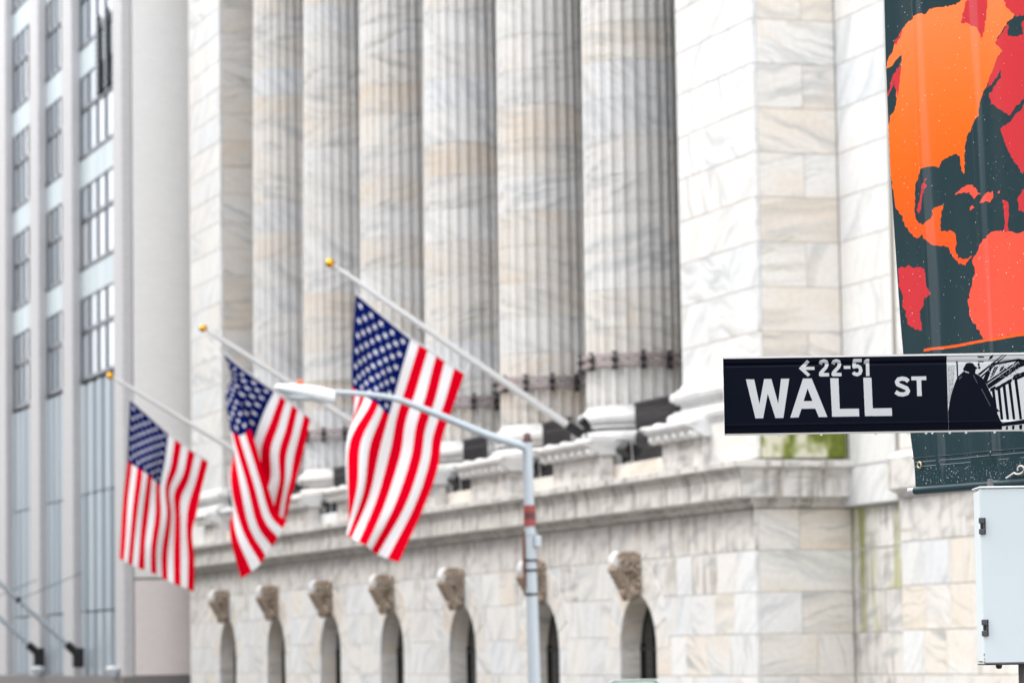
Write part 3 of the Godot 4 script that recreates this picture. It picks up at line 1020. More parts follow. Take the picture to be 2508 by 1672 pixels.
func drum_mesh(r0: float, r1: float, h: float) -> ArrayMesh:
	var b := MB.new()
	b.off = Vector2(rng.randf() * 2, rng.randf() * 2)
	var p0 := flute_outline(r0)
	var p1 := flute_outline(r1)
	var g := 0.0035
	var k := p0.size()
	for i in k:
		var j := (i + 1) % k
		var a := Vector3(p0[i].x, g, p0[i].y)
		var c := Vector3(p0[j].x, g, p0[j].y)
		var d := Vector3(p1[j].x, h - g, p1[j].y)
		var e := Vector3(p1[i].x, h - g, p1[i].y)
		var m := (d - a).cross(c - a).normalized()
		if m.dot(a * Vector3(1, 0, 1)) < 0.0:
			m = -m
		var u0 := TAU * r0 * i / k / 4.0
		var u1 := TAU * r0 * (i + 1) / k / 4.0
		var uv := [Vector2(u0, g / 4), Vector2(u1, g / 4), Vector2(u1, h / 4), Vector2(u0, h / 4)]
		var q := [a, c, d, e]
		for id in [0, 1, 2, 0, 2, 3]:
			b.corner(q[id], m, uv[id] + b.off)
		b.tri(Vector3(0, g, 0), a, c, Vector3.DOWN)
		b.tri(Vector3(0, h - g, 0), e, d, Vector3.UP)
	return b.mesh(null)


func build_columns(b: Node3D) -> void:
	var meshes := []
	for i in 19:
		var t := i / 19.0
		var t2 := (i + 1) / 19.0
		meshes.append(drum_mesh(COLUMN_R * (1.0 - 0.11 * t * t), COLUMN_R * (1.0 - 0.11 * t2 * t2), 0.709))
	var base := []
	for e in [[0.96, 0.14, 7.37, 7.555], [0.93, -0.05, 7.556, 7.625], [1.03, 0.0, 7.626, 7.66], [0.92, 0.0, 7.661, 7.685], [0.93, 0.145, 7.686, 7.915], [0.955, 0.0, 7.916, 7.935]]:
		for k in 9:                                            # round, hollow and flat mouldings from the foot up
			var a := PI * k / 8.0
			base.append(Vector2(e[0] + e[1] * sin(a), lerpf(e[2], e[3], 0.5 - 0.5 * cos(a))))
	for q in [[0.94, 7.937], [0.915, 7.97], [0.905, 8.03]]:
		base.append(Vector2(q[0], q[1]))
	var ring_up := [Vector2(0.94, 8.90), Vector2(0.985, 8.90), Vector2(0.985, 8.97), Vector2(0.94, 8.97), Vector2(0.94, 8.90)]
	var ring_low := [Vector2(0.94, 8.75), Vector2(0.985, 8.75), Vector2(0.985, 8.82), Vector2(0.94, 8.82), Vector2(0.94, 8.75)]
	for k in 6:
		var c := holder("column", b)
		c.position = Vector3(COLUMN_X, 0, column_z(k))
		for i in 19:
			var d := MeshInstance3D.new()
			d.name = "drum"
			d.mesh = meshes[i]
			d.material_override = pick(stone_drum)
			d.position.y = 8.03 + 0.709 * i
			d.rotation.y = TAU / 24.0 * rng.randi_range(0, 23)
			c.add_child(d, true)
		var core := MB.new()
		core.lathe([Vector2(0.76, 7.95), Vector2(0.65, 21.5)], Vector3.ZERO, 24)
		put(core, "core", M.mortar, c)
		var m := fresh()
		m.lathe(base, Vector3.ZERO, 48, false)
		put(m, "base", pick(stone_white), c)
		var pl := fresh()
		pl.cbox(Vector3(-0.84, 6.895, -1.2), Vector3(1.2, 7.325, 1.2), 0.01)
		put(pl, "plinth", pick(stone_white), c)
		for r in [ring_up, ring_low]:
			var band := MB.new()
			band.lathe(r, Vector3.ZERO, 40, false)
			put(band, "clamp_band", M.steel, c)
		for i in 12:
			var a := TAU * (i + 0.35) / 12.0
			var l := MB.new()
			l.cbox(Vector3(-0.05, -0.035, -0.07), Vector3(0.03, 0.035, 0.07), 0.012)
			l.cbox(Vector3(-0.05, -0.19, -0.06), Vector3(0.03, -0.115, 0.06), 0.012)
			l.cbox(Vector3(-0.03, 0.115, -0.05), Vector3(0.02, 0.15, 0.05), 0.008)
			l.box(Vector3(-0.045, -0.11, -0.02), Vector3(-0.03, 0.11, 0.02))
			var o := put(l, "spotlight", M.iron, c)
			o.position = Vector3(cos(a) * 1.03, 8.86, sin(a) * 1.03)
			o.rotation.y = -a
		var cap := fresh()
		cap.lathe([Vector2(0.80, 21.5), Vector2(0.86, 21.6), Vector2(0.9, 22.2), Vector2(1.15, 22.9), Vector2(1.2, 23.0), Vector2(0.0, 23.0)], Vector3.ZERO, 24)
		put(cap, "capital", pick(stone_white), c)


# square pier; the joints of its face and of its end are given
func build_pier(b: Node3D, z0: float, z1: float, north: bool) -> void:
	var p := holder("pier", b)
	var y := 8.64 - 0.727
	var k := 0
	while y < 23.0:
		var y1 := minf(y + 0.727, 23.0)
		var mid := lerpf(z0, z1, 0.36 if k % 2 else 0.66)
		stone(p, rect(z0, mid, y, y1), "e", PIER_X, pick(stone_white), rng.randf() < 0.2)
		stone(p, rect(mid, z1, y, y1), "e", PIER_X, pick(stone_white), rng.randf() < 0.2, 0.002)
		if k % 2 == 0:
			stone(p, rect(PIER_X + 0.07, 21.42, y, y1), "n", z1, pick(stone_warm))
			stone(p, rect(21.42, 22.0, y, y1), "n", z1, pick(stone_warm if north else stone_mixed), rng.randf() < 0.5, -0.002)
		else:
			stone(p, rect(PIER_X + 0.07, 22.0, y, y1), "n", z1, pick(stone_warm))
		y = y1
		k += 1
	var core := MB.new()
	core.box(Vector3(PIER_X + 0.014, 6.6, z0 + 0.01), Vector3(24.5 if not north else 22.0, 23.0, z1 - 0.014))
	put(core, "core", M.mortar, p)
	# moulded base, swept round the face and both ends
	var prof := [[0.0, 8.04], [0.03, 7.98], [0.06, 7.95], [0.09, 7.949], [0.09, 7.92], [0.15, 7.90], [0.18, 7.83], [0.16, 7.76], [0.10, 7.735], [0.10, 7.715], [0.04, 7.70], [0.02, 7.66], [0.02, 7.62], [0.06, 7.58], [0.12, 7.579], [0.12, 7.56], [0.19, 7.53], [0.22, 7.46], [0.20, 7.39], [0.15, 7.36], [0.13, 7.30], [0.0, 7.29]]
	var m := fresh()
	for i in prof.size() - 1:
		var a: Array = prof[i]
		var c: Array = prof[i + 1]
		var pa := [Vector3(22.0, a[1], z0 - a[0]), Vector3(PIER_X - a[0], a[1], z0 - a[0]), Vector3(PIER_X - a[0], a[1], z1 + a[0]), Vector3(22.0, a[1], z1 + a[0])]
		var pc := [Vector3(22.0, c[1], z0 - c[0]), Vector3(PIER_X - c[0], c[1], z0 - c[0]), Vector3(PIER_X - c[0], c[1], z1 + c[0]), Vector3(22.0, c[1], z1 + c[0])]
		var up: float = (c[0] - a[0]) * 1.0
		var out_: float = -(c[1] - a[1])
		for s in 3:
			var hint: Vector3 = [Vector3(0, 0, -1), Vector3(-1, 0, 0), Vector3(0, 0, 1)][s] * out_ + Vector3.UP * up
			m.quad(pa[s], pa[s + 1], pc[s + 1], pc[s], hint)
	put(m, "base_moulding", stone_white[2], p)
	# plain footing below the moulding
	var f := fresh()
	f.cbox(Vector3(PIER_X - 0.12, 6.605, z0 - 0.12), Vector3(PIER_X - 0.04, 7.29, z1 + 0.1), 0.01)
	put(f, "footing", pick(stone_white), p)
	var g := MB.new()
	g.cbox(Vector3(PIER_X - 0.035, 6.605, z1 - 0.3), Vector3(22.0, 7.288, z1 + 0.1), 0.008)
	put(g, "footing", M.moss if north else pick(stone_mixed), p)


func build_railing(b: Node3D, z0: float, z1: float) -> void:
	var r := holder("railing", b)
	var x := 20.72
	var top := MB.new()
	top.cbox(Vector3(x - 0.03, 7.90, z0), Vector3(x + 0.03, 7.96, z1), 0.008)
	top.box(Vector3(x - 0.02, 7.74, z0), Vector3(x + 0.02, 7.77, z1))
	top.box(Vector3(x - 0.02, 6.98, z0), Vector3(x + 0.02, 7.01, z1))
	put(top, "rail", M.iron, r)
	var n := int((z1 - z0) / 0.095)
	for i in n + 1:
		var z := lerpf(z0 + 0.03, z1 - 0.03, float(i) / n)
		var bar := MB.new()
		bar.box(Vector3(x - 0.010, 6.9, z - 0.016), Vector3(x + 0.010, 7.9, z + 0.016))
		if i % 2 == 0 and i < n:
			bar.tube([Vector3(x, 7.835, z + 0.02), Vector3(x, 7.87, z + 0.053), Vector3(x, 7.835, z + 0.086), Vector3(x, 7.80, z + 0.053), Vector3(x, 7.835, z + 0.02)], [0.014, 0.014, 0.014, 0.014, 0.014], 5, false)
		put(bar, "bar", M.iron, r)


func build_columned_building() -> void:
	var b := thing("columned_building", Vector3.ZERO, "white marble building with giant fluted columns above an arched podium and cornice", "building")
	build_podium(b)
	build_arch_windows(b)
	for k in 7:
		build_keystone(b, arch_z(k))
	build_cornice(b)
	# low parapet course between the pedestals
	var par := holder("parapet", b)
	var at := cuts(-88.3, -53.85, 1.5)
	for i in at.size() - 1:
		var m := fresh()
		m.cbox(Vector3(20.60, 6.605, at[i] + 0.006), Vector3(20.95, 6.89, at[i + 1] - 0.006), 0.01)
		put(m, "parapet_stone", pick(stone_mixed), par)
	for k in 6:
		build_pedestal(b, column_z(k), 1.3)
	build_pedestal(b, -53.3, 0.97)
	build_pedestal(b, -88.9, 0.6)
	build_columns(b)
	build_pier(b, -53.84, -50.38, true)
	build_pier(b, -92.03, -88.28, false)
	var left := -54.35
	for k in 6:
		build_railing(b, column_z(k) + 1.42 + 0.72, left)
		left = column_z(k) - 1.42
	build_railing(b, -88.2, left)
	# wall set back beside the end pier, up to the neighbouring building
	var set_back := holder("set_back_wall", b)
	var y := 8.64 - 0.727 * 3
	while y < 23.0:
		var u := -49.5 if rng.randf() < 0.35 else -48.43
		stone(set_back, rect(-50.38, u, y, y + 0.727), "e", 22.0, pick(stone_white), true)
		if u < -49.0:
			stone(set_back, rect(u, -48.43, y, y + 0.727), "e", 22.0, pick(stone_mixed), true)
		y += 0.727
	for c in COURSES.size() - 1:
		stone(set_back, rect(-50.6, -49.55, COURSES[c + 1], COURSES[c]), "e", 22.2, M.green_stain if c < 3 else pick(stone_stained))
		stone(set_back, rect(-49.55, -48.43, COURSES[c + 1], COURSES[c]), "e", 22.2, M.green_stain if c < 2 else pick(stone_stained))
	var blk := fresh()
	blk.cbox(Vector3(22.02, 5.83, -50.55), Vector3(22.5, 6.62, -48.43), 0.02)
	put(blk, "ledge_block", stone_white[3], set_back)
	var bed := MB.new()
	bed.box(Vector3(22.014, 6.6, -50.4), Vector3(23.0, 23.0, -48.4))
	bed.box(Vector3(22.214, 0.0, -50.7), Vector3(23.0, 6.6, -48.4))
	put(bed, "mortar_bed", M.mortar, set_back)
	var pipe := MB.new()
	pipe.tube([Vector3(22.02, 6.56, -50.22), Vector3(22.02, 7.5, -50.22)], [0.035, 0.035], 8)
	put(pipe, "drain_pipe", M.iron, b)
	# porch floor, glazed back wall, ceiling and the mass behind
	var fl := fresh()
	fl.box(Vector3(20.96, 6.62, -88.28), Vector3(24.5, 6.88, -53.84))
	put(fl, "porch_floor", stone_white[0], b)
	var gl := MB.new()
	gl.box(Vector3(24.5, 6.6, -93.0), Vector3(24.6, 23.0, -50.4))
	put(gl, "glass_wall", M.dark_glass, b)
	for k in 7:
		var post := MB.new()
		post.box(Vector3(24.38, 6.88, column_z(k) + 2.5), Vector3(24.498, 23.0, column_z(k) + 2.7))
		put(post, "mullion", M.iron, b)
	var en := fresh()
	en.box(Vector3(20.4, 23.0, -92.4), Vector3(26.0, 24.6, -50.2))
	en.box(Vector3(20.1, 24.6, -92.7), Vector3(26.0, 26.6, -49.9))
	en.box(Vector3(19.6, 26.6, -92.9), Vector3(26.5, 27.4, -49.6))
	put(en, "entablature", stone_white[1], b)
	var back := MB.new()
	back.box(Vector3(24.7, 0.0, -93.0), Vector3(45.0, 26.5, -48.5))
	put(back, "rear_block", M.mortar, b)


func build_corner_building() -> void:
	var b := thing("corner_building", Vector3.ZERO, "pale stone building with plain coursed wall and belt course beside the columned building", "building")
	var wall := holder("wall", b)
	var y := 5.86
	var k := 0
	while y > 0.2:
		stone_course(wall, "e", 22.0, -48.3, -42.6, y - 0.68, y, 0.95, stone_mixed if k else stone_stained, 0.5)
		y -= 0.68
		k += 1
	y = 6.62
	while y < 22.0:
		stone_course(wall, "e", 22.02, -48.3, -42.6, y, y + 0.727, 1.2, stone_white, 0.6)
		y += 0.727
	var at := cuts(-48.3, -42.6, 1.5)
	for i in at.size() - 1:
		var m := fresh()
		var p := PackedVector2Array()
		for q in [[22.1, 5.87], [21.98, 5.87], [21.96, 5.93], [21.80, 6.0], [21.80, 6.48], [21.84, 6.52], [21.99, 6.60], [22.1, 6.60]]:
			p.append(Vector2(q[0], q[1]))
		m.slab(p, Vector3(0, 0, at[i + 1] - 0.006), Vector3.RIGHT, Vector3.UP, Vector3(0, 0, 1), at[i + 1] - at[i] - 0.012, 0.008, true)
		put(m, "belt_stone", pick(stone_stained), b)
	var bed := MB.new()
	bed.box(Vector3(22.036, 0, -48.36), Vector3(40.0, 22.0, -42.5))
	put(bed, "mortar_bed", M.mortar, wall)


# ---------------------------------------------------------------- the office block down the street
const BAYS := [[-101.1, -94.7], [-106.85, -102.65], [-113.15, -108.45], [-119.9, -114.8], [-126.3, -121.5]]


func build_office() -> void:
	var b := thing("office_block", Vector3.ZERO, "tall grey office block with banded windows, ribbed metal panels and white brick end wall", "building")
	var fx := 18.92
	var brick := mat(Color.WHITE, 0.75, 0.0, small_brick_texture(4, rgb(200, 199, 201), rgb(193, 192, 194), rgb(176, 175, 178)))
	brick.uv1_triplanar = true
	brick.uv1_world_triplanar = true
	brick.uv1_scale = Vector3.ONE * 0.75
	var white := mat(Color.WHITE, 0.55, 0.0, small_brick_texture(6, rgb(243, 242, 240), rgb(238, 237, 235), rgb(198, 196, 195)))
	white.uv1_triplanar = true
	white.uv1_world_triplanar = true
	white.uv1_scale = Vector3.ONE * 0.75
	var blush := mat(Color(0.985, 0.955, 0.95), 0.6, 0.0, white.albedo_texture)
	blush.uv1_triplanar = true
	blush.uv1_world_triplanar = true
	blush.uv1_scale = Vector3.ONE * 0.75
	var panes := [mat(rgb(160, 169, 179), 0.2), mat(rgb(151, 160, 170), 0.2), mat(rgb(168, 176, 185), 0.2), mat(rgb(172, 177, 183), 0.2)]
	var bar := mat(rgb(58, 66, 74), 0.4, 0.2)
	var spandrel := [mat(rgb(176, 189, 194), 0.4), mat(rgb(170, 184, 190), 0.4)]
	var rib := [mat(rgb(164, 175, 183), 0.45, 0.1), mat(rgb(157, 168, 177), 0.45, 0.1), mat(rgb(170, 180, 187), 0.45, 0.1)]
	# pilasters
	var edges := [-93.5]
	for e in BAYS:
		edges.append(e[1])
		edges.append(e[0])
	edges.append(-127.8)
	for i in range(0, edges.size(), 2):
		var m := MB.new()
		m.cbox(Vector3(fx, 0, edges[i + 1]), Vector3(fx + 0.5 if i else fx + 0.3, 45, edges[i] - 0.004), 0.03)
		put(m, "pilaster", brick, b)
	# end wall, in two heights with an open joint between, on a darker base
	for e in [[5.78, 45.0, white], [3.07, 5.73, blush]]:
		var m := MB.new()
		m.cbox(Vector3(fx + 0.32, e[0], -94.7), Vector3(30.0, e[1], -93.52), 0.012)
		put(m, "end_wall", e[2], b)
	var lin := MB.new()
	lin.cbox(Vector3(fx - 0.05, 2.3, -128.2), Vector3(30.0, 3.06, -93.47), 0.02)
	put(lin, "lintel_band", mat(rgb(120, 116, 116), 0.7), b)
	var base := MB.new()
	base.box(Vector3(fx + 0.25, 0.0, -128.2), Vector3(30.0, 2.3, -93.6))
	put(base, "shop_front", mat(rgb(60, 62, 66), 0.3), b)
	var mass := MB.new()
	mass.box(Vector3(fx + 0.5, 2.3, -128.2), Vector3(40.0, 45.0, -94.7))
	put(mass, "rear_block", mat(rgb(90, 92, 96), 0.8), b)
	for bi in BAYS.size():
		var z0: float = BAYS[bi][0]
		var z1: float = BAYS[bi][1]
		var cell := (z1 - z0) / 5.0
		for s in 8:
			var sill := 11.90 + 3.365 * s
			var w := holder("window", b)
			var louvred := bi == 0 and s == 2
			for c in 5:
				var p0 := z0 + cell * c
				var m := MB.new()
				m.box(Vector3(fx + 0.32, sill + 0.06, p0 + 0.05), Vector3(fx + 0.34, sill + 1.40, p0 + cell - 0.05))
				put(m, "pane", panes[rng.randi() % 4], w)
				if louvred and c > 1:
					var l := MB.new()
					for i in 13:
						var ly := sill + 1.53 + i * 0.18
						l.quad(Vector3(fx + 0.13, ly, p0 + 0.3), Vector3(fx + 0.13, ly, p0 + cell - 0.25), Vector3(fx + 0.21, ly + 0.13, p0 + cell - 0.25), Vector3(fx + 0.21, ly + 0.13, p0 + 0.3), Vector3(-1, 1, 0))
					l.box(Vector3(fx + 0.215, sill + 1.5, p0 + 0.25), Vector3(fx + 0.235, sill + 3.8, p0 + cell - 0.3))
					put(l, "louvre", bar, w)
				else:
					var u := MB.new()
					u.box(Vector3(fx + 0.32, sill + 1.50, p0 + 0.05), Vector3(fx + 0.34, sill + 2.43, p0 + cell - 0.05))
					put(u, "pane", panes[rng.randi() % 4], w)
				var sp := MB.new()
				sp.cbox(Vector3(fx + 0.27, sill + 2.44, p0 + 0.012), Vector3(fx + 0.36, sill + 3.315, p0 + cell - 0.012), 0.02)
				put(sp, "spandrel", spandrel[(c + s) % 2], w)
			var f := MB.new()
			for c in 6:
				var zz := z0 + cell * c
				f.box(Vector3(fx + 0.275, sill, zz - 0.055), Vector3(fx + 0.315, sill + 2.43, zz + 0.07))
			f.box(Vector3(fx + 0.27, sill + 1.39, z0 + 0.08), Vector3(fx + 0.318, sill + 1.51, z1 - 0.08))
			f.box(Vector3(fx + 0.24, sill - 0.06, z0), Vector3(fx + 0.322, sill + 0.05, z1))
			put(f, "frame", bar, w)
		# ribbed metal panels below the lowest sill, in three heights
		var tiers := [[3.08, 4.92], [4.97, 8.40], [8.45, 11.72]]
		var panel := holder("ribbed_wall", b)
		for t in tiers:
			for c in 5:
				var wide := (z1 - z0) / 5.0
				var p0 := z0 + wide * c
				var m := MB.new()
				var pr := [[0.0, 0.42], [0.14, 0.42], [0.22, 0.20], [0.66, 0.20], [0.74, 0.42], [1.0, 0.42]]
				for i in pr.size() - 1:
					var a := Vector3(fx + pr[i][1], t[0], p0 + wide * pr[i][0])
					var d := Vector3(fx + pr[i + 1][1], t[0], p0 + wide * pr[i + 1][0])
					var up := Vector3(0, t[1] - t[0], 0)
					m.quad(a, d, d + up, a + up, Vector3(-1, 0, 0))
					m.tri(a, d, Vector3(fx + 0.42, t[0], (a.z + d.z) / 2), Vector3.DOWN)
				put(m, "ribbed_panel", rib[(c + bi + int(t[0])) % 3], panel)
	# bare flagpoles on the wall and small dome cameras
	for e in [[-99.88, 16.54, 3.725, 5.80], [-106.47, 17.63, 3.754, 4.853]]:
		var p := thing("bare_flagpole", Vector3(18.80, e[2], e[0]), "bare grey flagpole on a black bracket, angled out from the %s ribbed metal bay" % ("wide" if e[0] > -101.0 else "narrow"), "flagpole", "bare flagpoles on the office block")
		var dir := Vector3(e[1] - 18.80, e[3] - e[2], 0).normalized()
		var m := MB.new()
		m.tube([dir * 0.1, dir * 3.0, dir * 5.5], [0.075, 0.065, 0.045], 12)
		put(m, "pole", M.lamp_grey, p)
		var br := MB.new()
		br.cbox(Vector3(-0.12, -0.42, -0.12), Vector3(0.20, 0.16, 0.12), 0.02)
		br.tube([dir * -0.1, dir * 0.42], [0.13, 0.12], 12)
		put(br, "bracket", M.black, p)
		var kn := MB.new()
		kn.tube([dir * 2.30, dir * 2.42], [0.085, 0.085], 12)
		put(kn, "collar", M.iron, p)
		var wire := MB.new()
		wire.tube([dir * 2.35, Vector3(0.35, 2.4, -0.9)], [0.012, 0.012], 5)
		put(wire, "stay_wire", M.iron, p)
	for e in [[-106.2, "narrow"], [-94.2, "wide"]]:
		var d := thing("dome_camera", Vector3(18.75, 3.21, e[0]), "small white dome camera on the lintel below the %s ribbed metal bay" % e[1], "camera", "dome cameras on the office block")
		var m := MB.new()
		m.lathe([Vector2(0.16, 0.12), Vector2(0.2, 0.1), Vector2(0.2, 0.0), Vector2(0.16, -0.02)], Vector3.ZERO, 20)
		m.box(Vector3(0.0, 0.02, -0.05), Vector3(0.22, 0.1, 0.05))
		put(m, "housing", mat(rgb(215, 218, 222), 0.3), d)
		var g := MB.new()
		g.ball(Vector3(0, -0.02, 0), Vector3(0.165, 0.17, 0.165), 16)
		put(g, "dome", mat(rgb(200, 212, 220), 0.08), d)


# ---------------------------------------------------------------- flags
func crom(a: Vector3, b: Vector3, c: Vector3, d: Vector3, t: float) -> Vector3:
	return 0.5 * ((2.0 * b) + (c - a) * t + (2.0 * a - 5.0 * b + 4.0 * c - d) * t * t + (3.0 * b - a - 3.0 * c + d) * t * t * t)


func row_at(row: Array, nodes: Array, s: float) -> Vector3:
	var k := 0
	while k < nodes.size() - 2 and s > nodes[k + 1]:
		k += 1
	var t: float = (s - nodes[k]) / (nodes[k + 1] - nodes[k])
	var n := row.size() - 1
	var a: Vector3 = row[k - 1] if k > 0 else row[0] * 2.0 - row[1]
	var d: Vector3 = row[k + 2] if k + 2 <= n else row[n] * 2.0 - row[n - 1]
	return crom(a, row[k], row[k + 1], d, t)


func flag_point(grid: Array, nodes: Array, s: float, t: float, seed_: float) -> Vector3:
	var n := grid.size() - 1
	var f := t * n
	var k := mini(int(f), n - 1)
	var r1 := row_at(grid[k], nodes, s)
	var r2 := row_at(grid[k + 1], nodes, s)
	var r0 := row_at(grid[k - 1], nodes, s) if k > 0 else r1 * 2.0 - r2
	var r3 := row_at(grid[k + 2], nodes, s) if k + 2 <= n else r2 * 2.0 - r1
	var p := crom(r0, r1, r2, r3, f - k)
	p.z += (sin(s * 15.0 + seed_ + t * 4.0 + sin(t * 6.0 + seed_) * 0.8) * 0.05 + sin(s * 29.0 - t * 7.0 + seed_ * 2.0) * 0.016 + sin(s * 6.0 + t * 11.0 + seed_) * 0.022) * smoothstep(0.0, 0.3, t)
	return p


func build_flag(grid: Array, nodes: Array, seed_: float, m: Material, label: String) -> void:
	var o := thing("flag", Vector3.ZERO, label, "flag", "flags on the columned building")
	var b := MB.new()
	var ns := 56
	var nt := 56
	var pts := []
	for j in nt + 1:
		var r := []
		for i in ns + 1:
			r.append(flag_point(grid, nodes, float(i) / ns, float(j) / nt, seed_))
		pts.append(r)
	var nrm := []
	for j in nt + 1:
		var r := []
		for i in ns + 1:
			var du: Vector3 = pts[j][mini(i + 1, ns)] - pts[j][maxi(i - 1, 0)]
			var dv: Vector3 = pts[mini(j + 1, nt)][i] - pts[maxi(j - 1, 0)][i]
			r.append(dv.cross(du).normalized())
		nrm.append(r)
	for j in nt:
		for i in ns:
			for e in [[0, 0], [1, 0], [1, 1], [0, 0], [1, 1], [0, 1]]:
				var ii: int = i + e[0]
				var jj: int = j + e[1]
				b.corner(pts[jj][ii], nrm[jj][ii], Vector2(float(jj) / nt, float(ii) / ns))
	put(b, "cloth", m, o)
	# white heading tape along the hoist
	var tape := MB.new()
	var line := []
	var rad := []
	for i in 13:
		line.append(flag_point(grid, nodes, i / 12.0, 0.0, seed_) + Vector3(0.01, 0.012, 0))
		rad.append(0.022)
	tape.tube(line, rad, 6)
	put(tape, "heading", M.pole_white, o)


func build_flagpole(foot: Vector3, tip: Vector3, flag_top: Vector3, flag_foot: Vector3, label: String) -> void:
	var o := thing("flagpole", foot, label, "flagpole", "flagpoles on the columned building")
	var d := tip - foot
	var u := d.normalized()
	var m := MB.new()
	m.tube([Vector3.ZERO, d * 0.5, d - u * 0.22], [0.07, 0.062, 0.045], 14)
	put(m, "pole", M.pole_white, o)
	var g := MB.new()
	g.ball(d, Vector3.ONE * 0.085, 18)
	put(g, "ball_finial", M.gold, o)
	var t := MB.new()
	t.tube([d - u * 0.24, d - u * 0.05], [0.025, 0.025], 8)
	put(t, "truck", M.pole_white, o)
	var s := MB.new()
	s.tube([u * -0.05, u * 0.35], [0.10, 0.09], 14)
	s.cbox(Vector3(-0.02, -0.25, -0.12), Vector3(0.35, 0.12, 0.12), 0.02)
	put(s, "socket", M.iron, o)
	for p in [flag_top, flag_foot]:
		var q: Vector3 = p - foot
		var c := MB.new()
		var on := u * q.dot(u)
		c.tube([on, q], [0.008, 0.008], 5)
		put(c, "halyard", M.pole_white, o)


# ---------------------------------------------------------------- street furniture
func build_street_lamp() -> void:
	var foot := Vector3(15.2, 0.0, -46.0)
	var o := thing("street_lamp", foot, "pale grey street lamp with a long curved arm crossing before the flags", "street lamp")
	var m := MB.new()
	m.tube([Vector3(0.06, 0, 0), Vector3(0.04, 1.0, 0), Vector3(0.02, 3.14, 0), Vector3(-0.03, 6.56, 0)], [0.13, 0.115, 0.092, 0.07], 20)
	put(m, "mast", M.lamp_grey, o)
	var bs := MB.new()
	bs.lathe([Vector2(0.3, 0), Vector2(0.3, 0.1), Vector2(0.2, 0.25), Vector2(0.17, 0.7), Vector2(0.12, 0.8)], Vector3(0.06, 0, 0), 16)
	put(bs, "base", M.lamp_grey, o)
	var cap := MB.new()
	cap.lathe([Vector2(0.07, 6.55), Vector2(0.075, 6.57), Vector2(0.055, 6.62), Vector2(0.05, 6.68), Vector2(0.0, 6.7)], Vector3(-0.03, 0, 0), 14)
	put(cap, "mast_cap", mat(rgb(78, 50, 46), 0.6), o)
	var pts := []
	var rad := []
	for i in LAMP_ARM.size():
		pts.append(Vector3(LAMP_ARM[i][0], LAMP_ARM[i][1], -46.0) - foot)
		rad.append(lerpf(0.062, 0.034, float(i) / (LAMP_ARM.size() - 1)))
	pts.insert(0, Vector3(-0.03, 6.40, 0))
	rad.insert(0, 0.066)
	var smooth := []
	var sr := []
	for i in pts.size() - 1:
		for k in 4:
			var a: Vector3 = pts[maxi(i - 1, 0)]
			var dd: Vector3 = pts[mini(i + 2, pts.size() - 1)]
			smooth.append(crom(a, pts[i], pts[i + 1], dd, k / 4.0))
			sr.append(lerpf(rad[i], rad[i + 1], k / 4.0))
	smooth.append(pts[-1])
	sr.append(rad[-1])
	var arm := MB.new()
	arm.tube(smooth, sr, 14)
	put(arm, "arm", M.lamp_grey, o)
	# cobra head: an elongated shell, deeper towards the arm
	var head := MB.new()
	var c0 := Vector3(12.31, 7.19, -46.0) - foot
	var c1 := Vector3(11.45, 7.315, -46.0) - foot
	var rows := 14
	var ring := 16
	var sect := func(i: int, k: int) -> Vector3:
		var t := float(i) / rows
		var wide := 0.15 * pow(sin(PI * clampf(t * 0.93 + 0.07, 0.0, 1.0)), 0.42) + 0.012
		var deep := lerpf(0.125, 0.07, t) * pow(sin(PI * clampf(t * 0.90 + 0.10, 0.0, 1.0)), 0.32) + 0.008
		var a := TAU * k / ring
		var y := sin(a)
		return c0.lerp(c1, t) + Vector3(0, y * deep * (0.95 if y > 0 else 1.05), cos(a) * wide)
	for i in rows:
		for k in ring:
			var a: Vector3 = sect.call(i, k)
			var b2: Vector3 = sect.call(i, k + 1)
			var c: Vector3 = sect.call(i + 1, k + 1)
			var d: Vector3 = sect.call(i + 1, k)
			var mid: Vector3 = c0.lerp(c1, (i + 0.5) / rows)
			head.quad(a, b2, c, d, (a + c) / 2 - mid)
	put(head, "lamp_head", mat(rgb(232, 236, 238), 0.35), o)
	var lens := MB.new()
	lens.ball(c0.lerp(c1, 0.5) + Vector3(0, -0.075, 0), Vector3(0.27, 0.06, 0.12), 16)
	put(lens, "lens", mat(rgb(205, 212, 214), 0.15), o)
	var cell := MB.new()
	cell.lathe([Vector2(0.045, 0.0), Vector2(0.045, 0.06), Vector2(0.035, 0.075), Vector2(0.0, 0.078)], Vector3(11.83, 7.345, -46.0) - foot, 12)
	put(cell, "photocell", mat(rgb(232, 96, 40), 0.4), o)
	# coloured bands, straps and a small box on the mast
	var band := mat(rgb(142, 66, 62), 0.6)
	var dark := mat(rgb(92, 48, 50), 0.6)
	for e in [[5.36, 5.46, band, 0.089], [5.46, 5.56, dark, 0.087], [5.56, 5.66, band, 0.086]]:
		var t := MB.new()
		t.tube([Vector3(-0.01, e[0], 0), Vector3(-0.012, e[1], 0)], [e[3], e[3] - 0.001], 20, true)
		put(t, "painted_band", e[2], o)
	for y in [5.24, 4.86, 4.72, 4.38]:
		var t := MB.new()
		t.tube([Vector3(0.0, y, 0), Vector3(0.0, y + 0.03, 0)], [0.096, 0.096], 20)
		put(t, "strap", M.iron if y < 5.0 else M.lamp_grey, o)
	var bx := MB.new()
	bx.cbox(Vector3(0.02, 5.06, 0.06), Vector3(0.11, 5.22, 0.16), 0.015)
	put(bx, "junction_box", M.lamp_grey, o)
	var conduit := MB.new()
	conduit.tube([Vector3(-0.10, 5.3, 0.0), Vector3(-0.11, 4.9, 0.0), Vector3(-0.105, 4.5, 0.0)], [0.022, 0.022, 0.022], 8)
	put(conduit, "conduit", mat(rgb(110, 72, 60), 0.6), o)


